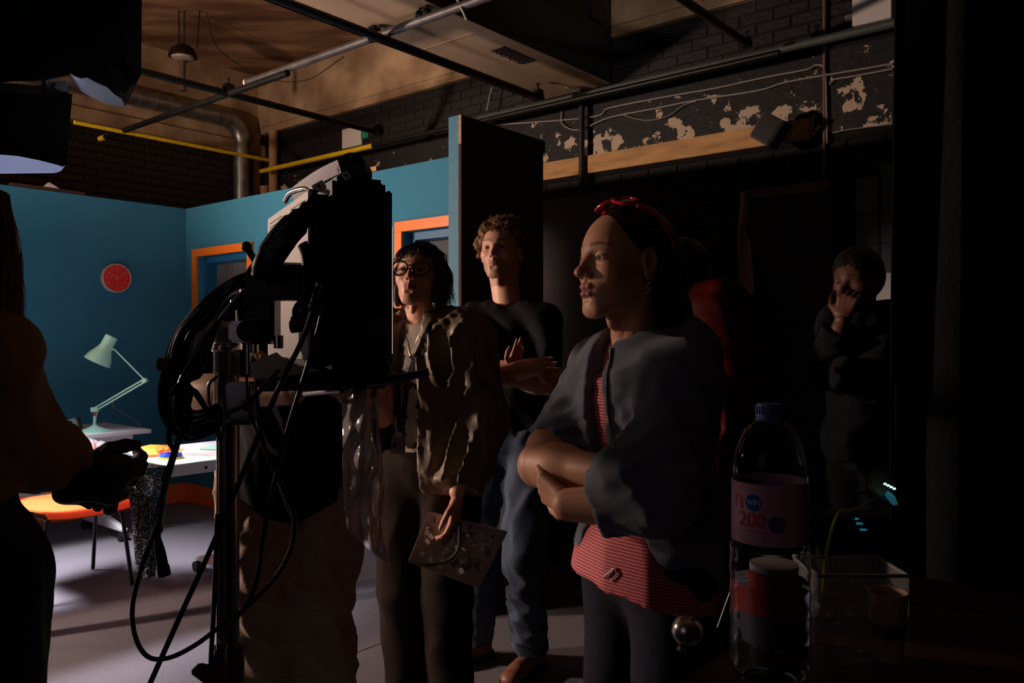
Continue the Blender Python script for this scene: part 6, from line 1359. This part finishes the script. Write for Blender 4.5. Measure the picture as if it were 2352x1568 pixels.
# ======== R: red jacket behind the woman
def person_r():
    t = thing('person', P(1620, 776, 2.7)-up*1.36, 'person in a dark red puffer jacket standing behind the hooded woman, face hidden', 'person')
    fwd = V((-0.9, -0.3, 0)).normalized(); x = (1618-CX)/F_PX*2.7; pel = V((x, 2.7, 0.93)); hl, hr = hipset(pel, fwd, 0.09)
    J = dict(pel=pel, neck=V((x-0.03, 2.7, 1.42)), hd=V((x-0.10, 2.7, 1.57)), shL=P(1650, 728, 2.58), shR=P(1600, 735, 2.85), elL=P(1688, 920, 2.52), elR=P(1580, 930, 2.85), wrL=P(1600, 960, 2.38), wrR=P(1560, 960, 2.6),
             hipL=hl, hipR=hr, knL=hl-up*0.43, knR=hr-up*0.43, anL=hl-up*0.84, anR=hr-up*0.84, fwd=fwd)
    sk = (0.4, 0.22, 0.15); hd = head(J['hd'], V((-0.8, 0.6, 0)), 0.95, h=0.005, neck_to=J['neck']-up*0.02, skin=sk); mk_body(t, hd, J, [], sk)
    S = Fld(np.array(hd['c'])-0.2, np.array(hd['c'])+0.17, 0.006); S.ell(hd['T'](0, -0.02, 0.04), [0.09, 0.104, 0.088], 0, rot=hd['rot']); S.ell(hd['T'](0, -0.05, -0.05), [0.085, 0.07, 0.1], 0.03, rot=hd['rot']); S.ell(hd['T'](0, 0.09, -0.04), [0.07, 0.06, 0.09], 0.01, 's', rot=hd['rot']); sdf_obj('hair', [S], MT['dhair'], t)
    T = body_fld(dict(J), 0.062, 0.009, 'ta', cuts=dict(armL=1.9, armR=1.9), w=1.0, dp=1.1); T.clip((0, 0, 0.84), (0, 0, -1))
    def puff(X, Y, Z): return -0.007*np.abs(np.sin(Z*48))
    T.warp(puff); T.cone(J['neck']-fwd*0.03+up*0.0, J['neck']-fwd*0.03+up*0.05, 0.095, 0.09, 0.02); T.warp(folds(0.003, 60, 71)); MT['redj'] = mat('dark red nylon', (0.055, 0.003, 0.003), 0.6, spec=0.1); jo = sdf_obj('puffer_jacket', [T], MT['redj'], t)
    G = body_fld(dict(J), 0.02, 0.011, 'tl'); G.clip((0, 0, 0.98), (0, 0, 1)); sdf_obj('trousers', [G], mat('black trousers', (0.008, 0.008, 0.010), 0.9, spec=0.1), t)
    for q in 'LR': shoe(J, q, mat('dark shoe', (0.02, 0.02, 0.02), 0.6), t)
# ======== M: man with hand on chin at the right
def person_m():
    x = (1975-CX)/F_PX*3.18
    def PM(x_, y_, Y): return P(x_, y_, Y*0.963)
    t = thing('person', (x, 3.18, 0), 'dark-clothed man at the right resting his chin on his hand', 'person')
    fwd = V((-0.75, -0.66, 0)).normalized(); pel = V((x+0.03, 3.195, 0.93)); hl, hr = hipset(pel, fwd, 0.09)
    J = dict(pel=pel, neck=V((x+0.02, 3.195, 1.45)), hd=PM(1966, 645, 3.27), shL=PM(2040, 745, 3.19), shR=PM(1930, 745, 3.43), elL=PM(2010, 880, 3.07), elR=PM(1900, 850, 3.25), wrL=PM(1920, 850, 3.03), wrR=PM(1935, 735, 3.10),
             hipL=hl, hipR=hr, knL=hl-up*0.43, knR=hr-up*0.43, anL=hl-up*0.84, anR=hr-up*0.84, fwd=fwd)
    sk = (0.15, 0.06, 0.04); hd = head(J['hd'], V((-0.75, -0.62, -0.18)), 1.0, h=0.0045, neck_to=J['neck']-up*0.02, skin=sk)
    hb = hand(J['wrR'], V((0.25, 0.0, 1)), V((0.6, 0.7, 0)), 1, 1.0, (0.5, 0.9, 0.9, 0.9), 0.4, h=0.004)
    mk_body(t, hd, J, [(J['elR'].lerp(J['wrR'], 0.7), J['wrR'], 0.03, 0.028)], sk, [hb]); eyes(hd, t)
    S = Fld(np.array(hd['c'])-0.2, np.array(hd['c'])+0.17, 0.005); S.ell(hd['T'](0, -0.022, 0.045), [0.088, 0.104, 0.088], 0, rot=hd['rot']); S.ell(hd['T'](0, -0.05, -0.0), [0.085, 0.07, 0.08], 0.03, rot=hd['rot']); S.ell(hd['T'](0, 0.09, -0.03), [0.068, 0.06, 0.09], 0.01, 's', rot=hd['rot']); S.warp(folds(0.003, 150, 3)); sdf_obj('hair', [S], MT['dhair'], t)
    T = body_fld(dict(J), 0.036, 0.010, 'ta', cuts=dict(armL=1.9, armR=1.85), w=1.05); T.clip((0, 0, 0.84), (0, 0, -1)); T.cone(J['neck'], J['neck']+up*0.2, 0.062, 0.07, 0.008, 's'); T.warp(folds(0.008, 60, 81)); sdf_obj('sweatshirt', [T], mat('black sweatshirt', (0.010, 0.011, 0.014), 0.9, spec=0.1), t)
    G = body_fld(dict(J), 0.02, 0.011, 'tl'); G.clip((0, 0, 0.98), (0, 0, 1)); sdf_obj('trousers', [G], mat('black trousers', (0.008, 0.008, 0.010), 0.9, spec=0.1), t)
    for q in 'LR': shoe(J, q, mat('dark shoe', (0.02, 0.02, 0.02), 0.6), t)
for fn in (person_f, person_c, person_g, person_o, person_l, person_r, person_m): fn()
# ---------------------------------------------------------------- equipment table in the right foreground
TZ = 0.955
t = thing('work_table', R(-0.28, 1.15, 0), 'dark wooden equipment table in the right foreground under the water bottle', 'table')
MT['dwood'] = mat('dark brown table top', (0.055, 0.025, 0.018), 0.35, noise=0.3, scale=5, stretch=(1, 6, 1))
MB().rbox(-0.455, -0.10, 0.80, 1.50, TZ-0.03, TZ).build('tabletop', MT['dwood'], t, bevel=0.004)
for a in (-0.42, -0.135):
    for b_ in (0.835, 1.465): MB().rbox(a-0.02, a+0.02, b_-0.02, b_+0.02, 0, TZ-0.03).build('leg', MT['black'], t, bevel=0.003)
bc = P(1768, 1560, 0.96); bc.z = TZ; BX, BY = bc.x, bc.y
def br(w_): return w_/2*BY/F_PX
def bz(py): return EYE-(py-CY)*BY/F_PX
b = thing('water_bottle', (BX, BY, TZ), 'large clear plastic water bottle with blue cap and pink label on the dark table', 'bottle')
prof = [(0.0, TZ+0.012), (0.022, TZ+0.006), (0.032, TZ+0.001), (0.040, TZ+0.004), (0.0455, TZ+0.016)]
for i in range(60):
    v = i/59; y = 1520-v*(1250-0)*0+(-v)*(1520-1250); z = bz(y); prof.append((br(181)*(1-0.028*abs(math.sin((y-1250)/270*PI*5))) , z))
prof += [(br(172), bz(1243)), (br(168), bz(1238)), (br(167), bz(1090)), (br(168), bz(1070)), (br(160), bz(1045)), (br(142), bz(1015)), (br(112), bz(985)), (br(78), bz(968)), (br(56), bz(960)), (br(52), bz(955)), (br(50), bz(930))]
MT['pet'] = mat('clear bottle plastic', (0.95, 0.97, 1.0), 0.04, trans=1.0, ior=1.12, spec=0.6)
nt = MT['pet'].node_tree
inner = [(max(r-0.0009, 0.0), z) for r, z in prof[::-1]]
m = MB().lathe([(r, z-TZ) for r, z in prof]+[(max(r-0.0008, 0.0), z-TZ+0.0004) for r, z in prof[::-1]], (BX, BY, TZ), n=64); m.build('bottle_body', MT['pet'], b, angle=1.2)
wl = [(max(r-0.0016, 0), z) for r, z in prof if z < bz(1330)]
MB().lathe([(r, z-TZ+0.0010) for r, z in wl]+[(0, wl[-1][1]-TZ)], (BX, BY, TZ), n=48).build('water', mat('water', (0.85, 0.9, 0.95), 0.02, trans=1.0, ior=1.06), b)
MB().lathe([(0.0, 0.0), (br(60), 0.0), (br(62), 0.003), (br(62), 0.0155), (br(58), 0.018), (0, 0.018)], (BX, BY, bz(961)), n=48).build('cap', mat('blue screw cap', (0.10, 0.14, 0.36), 0.4), b)
for k in range(28):
    a = k*2*PI/28; MB().box((BX+br(62.5)*math.cos(a), BY+br(62.5)*math.sin(a), bz(961)+0.011), (0.0012, 0.0012, 0.010)).build('cap_rib', mat('cap rib', (0.08, 0.11, 0.30), 0.4) if k == 0 else bpy.data.materials['cap rib'], b)
MB().lathe([(br(58), 0), (br(64), 0.001), (br(64), 0.004), (br(58), 0.005), (br(58), 0)], (BX, BY, bz(967)), n=40).build('cap_ring', bpy.data.materials['cap rib'], b)
RL = br(171); zl0, zl1 = bz(1236), bz(1100)
lab = MB().lathe([(RL, zl0-TZ), (RL, zl1-TZ), (RL-0.0006, zl1-TZ), (RL-0.0006, zl0-TZ), (RL, zl0-TZ)], (BX, BY, TZ), n=72).build('pink_label', mat('pink paper label', (0.60, 0.30, 0.36), 0.45, noise=0.05), b)
def on_label(name, txt, size, px, py, mt, bold=0.0, poly=None):
    """bend flat print round the bottle; px, py in the photograph's scale at the bottle"""
    u0 = (px-1768)*BY/F_PX; z0 = bz(py); th0 = math.asin(max(-0.98, min(0.98, u0/RL)))
    if poly is None: me = text_mesh(txt, size, 0.0001, bold)
    else:
        me = bpy.data.meshes.new(name); me.from_pydata([(x, y, 0) for x, y in poly], [], [tuple(range(len(poly)))]+[]); me.update()
    import bmesh
    bm = bmesh.new(); bm.from_mesh(me)
    for k in range(-16, 17): bmesh.ops.bisect_plane(bm, geom=bm.verts[:]+bm.edges[:]+bm.faces[:], plane_co=(k*0.002, 0, 0), plane_no=(1, 0, 0))
    bmesh.ops.triangulate(bm, faces=bm.faces[:]); bm.to_mesh(me); bm.free()
    for v in me.vertices:
        th = th0+v.co.x/RL; r = RL+0.0004+v.co.z; v.co = V((BX+r*math.sin(th), BY-r*math.cos(th), z0+v.co.y))
    return link(name, me, mt, lab)
MT['labred'] = mat('crimson print', (0.62, 0.02, 0.08), 0.45); MT['labblue'] = mat('blue print', (0.01, 0.10, 0.42), 0.4); MT['labdk'] = mat('indigo print', (0.10, 0.08, 0.16), 0.5); MT['labwh'] = mat('white print', (0.7, 0.66, 0.72), 0.45)
on_label('lettering', 'n', 0.034, 1688, 1138, MT['labred'], 0.0003)
on_label('lettering', '200', 0.0235, 1707, 1181, MT['labred'], 0.0001)
disc = lambda r, n=28: [(r*math.cos(2*PI*k/n), r*math.sin(2*PI*k/n)) for k in range(n)]
on_label('blue_disc', '', 0, 1711, 1141, MT['labblue'], poly=disc(0.0098))
o = on_label('lettering', 'WIN', 0.0080, 1711, 1141, MT['labwh'], 0.0001)
for v_ in o.data.vertices: v_.co.y -= 0.0004
on_label('dark_disc', '', 0, 1757, 1186, MT['labdk'], poly=disc(0.0098))
on_label('small_print', '- - - - - - -', 0.010, 1706, 1204, MT['labdk'])
# things on and behind the table
MT['tubd'] = mat('smoky tub wall', (0.10, 0.09, 0.10), 0.4); MT['tub'] = mat('white tub', (0.45, 0.42, 0.44), 0.4); q = P(1762, 1375, 1.22)
t = thing('snack_tub', V((0.345, 1.07, TZ)), 'tub with a white rim and red band standing behind the water bottle', 'tub')
zt = EYE-(1296-CY)*1.07/F_PX; xq = (1778-CX)/F_PX*1.07; tub = MB().lathe([(0.0, 0.0), (0.027, 0.0), (0.030, zt-TZ-0.008), (0.0315, zt-TZ), (0.0, zt-TZ+0.002)], (xq, 1.07, TZ), n=36).build('tub_body', MT['tubd'], t)
MB().lathe([(0.0305, zt-TZ-0.020), (0.0320, zt-TZ-0.001), (0.0315, zt-TZ+0.002), (0.0, zt-TZ+0.003)], (xq, 1.07, TZ), n=36).build('lid', MT['tub'], t)
MB().lathe([(0.0292, zt-TZ-0.062), (0.0308, zt-TZ-0.022), (0.029, zt-TZ-0.022), (0.028, zt-TZ-0.062)], (xq, 1.07, TZ), n=36).build('red_band', mat('red band', (0.42, 0.035, 0.02), 0.45), t)
# cellophane bag, right of the bottle
q = V(((1935-CX)/F_PX*1.0, 1.0, TZ)); F_ = Fld(np.array(q)-np.array([.13, .13, .02]), np.array(q)+np.array([.13, .13, .22]), 0.004)
F_.ell(q+V((0, 0, 0.05)), [0.045, 0.045, 0.035], 0); F_.cone(q+V((0.0, 0, 0.045)), q+V((0.01, 0, 0.085)), 0.034, 0.022, 0.03); F_.warp(folds(0.008, 110, 91)); F_.clip((0, 0, TZ), (0, 0, -1))
MT['cello'] = mat('clear crumpled cellophane', (0.30, 0.29, 0.27), 0.08, alpha=0.25, spec=1.0); prop(sdf_obj('clear_bag', [F_], MT['cello'], None), 'crumpled clear plastic bag on the dark table right of the bottle', 'plastic bag')
c = V(((2030-CX)/F_PX*1.02, 1.02, TZ))
t = thing('clear_cup', V((c.x, c.y, TZ)), 'white paper cup with a black band at the edge of the black drape', 'cup')
MB().lathe([(0, 0), (0.018, 0.0), (0.024, 0.085), (0.0225, 0.085), (0.017, 0.004), (0, 0.004)], (c.x+0.005, c.y, TZ), n=32).build('cup', mat('pinkish cup', (0.42, 0.26, 0.22), 0.5), t)
MB().lathe([(0.0195, 0.030), (0.0210, 0.046), (0.0222, 0.046), (0.0206, 0.030), (0.0195, 0.030)], (c.x+0.005, c.y, TZ), n=32).build('black_band', MT['blackp'], t)
# chrome ball and tape edge in the lower corner
c = P(1578, 1545, 1.05); r_ = 0.020; t = thing('chrome_knob', V((c.x, c.y, TZ)), 'shiny round chrome knob at the bottom edge left of the bottle', 'knob')
MB().lathe([(r_*math.cos(x), r_*math.sin(x)) for x in np.linspace(-1.57, 1.57, 16)], (c.x, c.y, TZ+r_+0.004), n=28).build('ball', MT['chrome'], t); MB().lathe([(0.014, 0), (0.012, 0.006), (0, 0.006)], (c.x, c.y, TZ), n=20).build('base', MT['black'], t)
solo('metal_tray', MB().box(P(1655, 1564, 0.985)+V((0, 0, 0.002)), (0.05, 0.05, 0.006)), MT['steel'], 'small steel plate at the bottom edge beside the water bottle', 'plate', bevel=0.001)
# lit gadget on a bent arm
c = P(2030, 1112, 1.22); t = thing('led_gadget', V((c.x, c.y, TZ)), 'small gadget with a row of glowing white-green lamps before the black drape', 'gadget')
MB().lathe([(0.0, 0.0), (0.022, 0.0), (0.024, 0.004), (0.020, 0.008), (0, 0.009)], P(2022, 1116, 1.22), (0.25, -0.9, 0.45), 28).build('housing', mat('smoky shell', (0.12, 0.12, 0.11), 0.25), t)
for k in range(4): MB().box(P(2033+k*7.0, 1111+k*3.6, 1.19), (0.0038, 0.002, 0.0028)).build('lamp', mat('glowing lamp', (0.6, 1, 0.9), 0.3, emit=(0.62, 1.0, 0.9), estr=1.3) if k == 0 else bpy.data.materials['glowing lamp'], t)
MB().tube(spline([P(2012, 1120, 1.22), P(1990, 1130, 1.24), P(1960, 1150, 1.26), P(1950, 1300, 1.28), V((P(1950, 1300, 1.28).x, 1.28, TZ))], 6), 0.003, 8).build('bent_arm', MT['black'], t)
MB().lathe([(0, 0), (0.010, 0.0), (0.012, 0.006), (0, 0.010)], P(2042, 1147, 1.20), (0.6, -0.3, 0.5), 18).build('blue_button', mat('cyan button', (0.02, 0.30, 0.45), 0.3, emit=(0.03, 0.22, 0.30), estr=0.25), t)
MT['ycab'] = mat('yellow green cable', (0.30, 0.32, 0.03), 0.4); solo('yellow_cable', MB().tube(spline([P(2016, 1146, 1.23), P(2000, 1150, 1.23), P(1978, 1164, 1.24), P(1950, 1172, 1.25), P(1925, 1180, 1.26), P(1900, 1260, 1.27), V((P(1890, 1300, 1.27).x, 1.27, TZ+0.004))], 6), 0.003, 8), MT['ycab'], 'yellow green cable curving left from the glowing gadget', 'cable')
MT['cyanled'] = mat('cyan indicator', (0.02, 0.25, 0.35), 0.3, emit=(0.02, 0.30, 0.42), estr=0.35)
t = thing('battery_charger', V((P(1985, 1230, 1.35).x, 1.35, TZ)), 'black charger with small cyan indicator lights on the table', 'charger')
ct = P(1985, 1190, 1.35); MB().box((ct.x, 1.39, (TZ+ct.z)/2), (0.11, 0.07, ct.z-TZ)).build('housing', MT['blackp'], t, bevel=0.006)
for (x, y, w_) in ((1968, 1191, 0.006), (1974, 1202, 0.010), (1983, 1216, 0.011)): MB().box(P(x, y, 1.352), (w_, 0.003, 0.003)).build('indicator', MT['cyanled'], t)
c = P(1955, 1285, 1.24); solo('red_tape', MB().lathe([(0.018, 0), (0.030, 0), (0.030, 0.014), (0.018, 0.014), (0.018, 0)], (c.x, 1.32, TZ), n=32), mat('dark red tape', (0.16, 0.012, 0.010), 0.4), 'dark red tape roll on the table below the indicator lights', 'tape roll')
t = thing('clear_storage_box', V((0.51, 1.22, TZ)), 'clear plastic storage box with a pale rim behind the bottle', 'storage box')
zt = EYE-(1322-CY)*1.17/F_PX; x0, x1 = 0.445, 0.575; pc = mat('clear polypropylene', (0.5, 0.5, 0.5), 0.15, alpha=0.25, spec=0.8)
for (cx_, cy_, sx_, sy_) in (((x0+x1)/2, 1.17, x1-x0, 0.003), ((x0+x1)/2, 1.27, x1-x0, 0.003), (x0, 1.22, 0.003, 0.10), (x1, 1.22, 0.003, 0.10)): MB().box((cx_, cy_, (TZ+zt)/2), (sx_, sy_, zt-TZ)).build('side', pc, t)
MB().tube([V((x0, 1.17, zt)), V((x1, 1.17, zt)), V((x1, 1.27, zt)), V((x0, 1.27, zt)), V((x0, 1.17, zt))], 0.003, 6).build('rim', mat('rim plastic', (0.30, 0.28, 0.27), 0.3), t)
solo('antenna_rod', MB().tube([P(1648, 1440, 1.3), P(1682, 1345, 1.3)], 0.0012, 6), MT['steel'], 'thin metal rod leaning left of the bottle', 'rod')
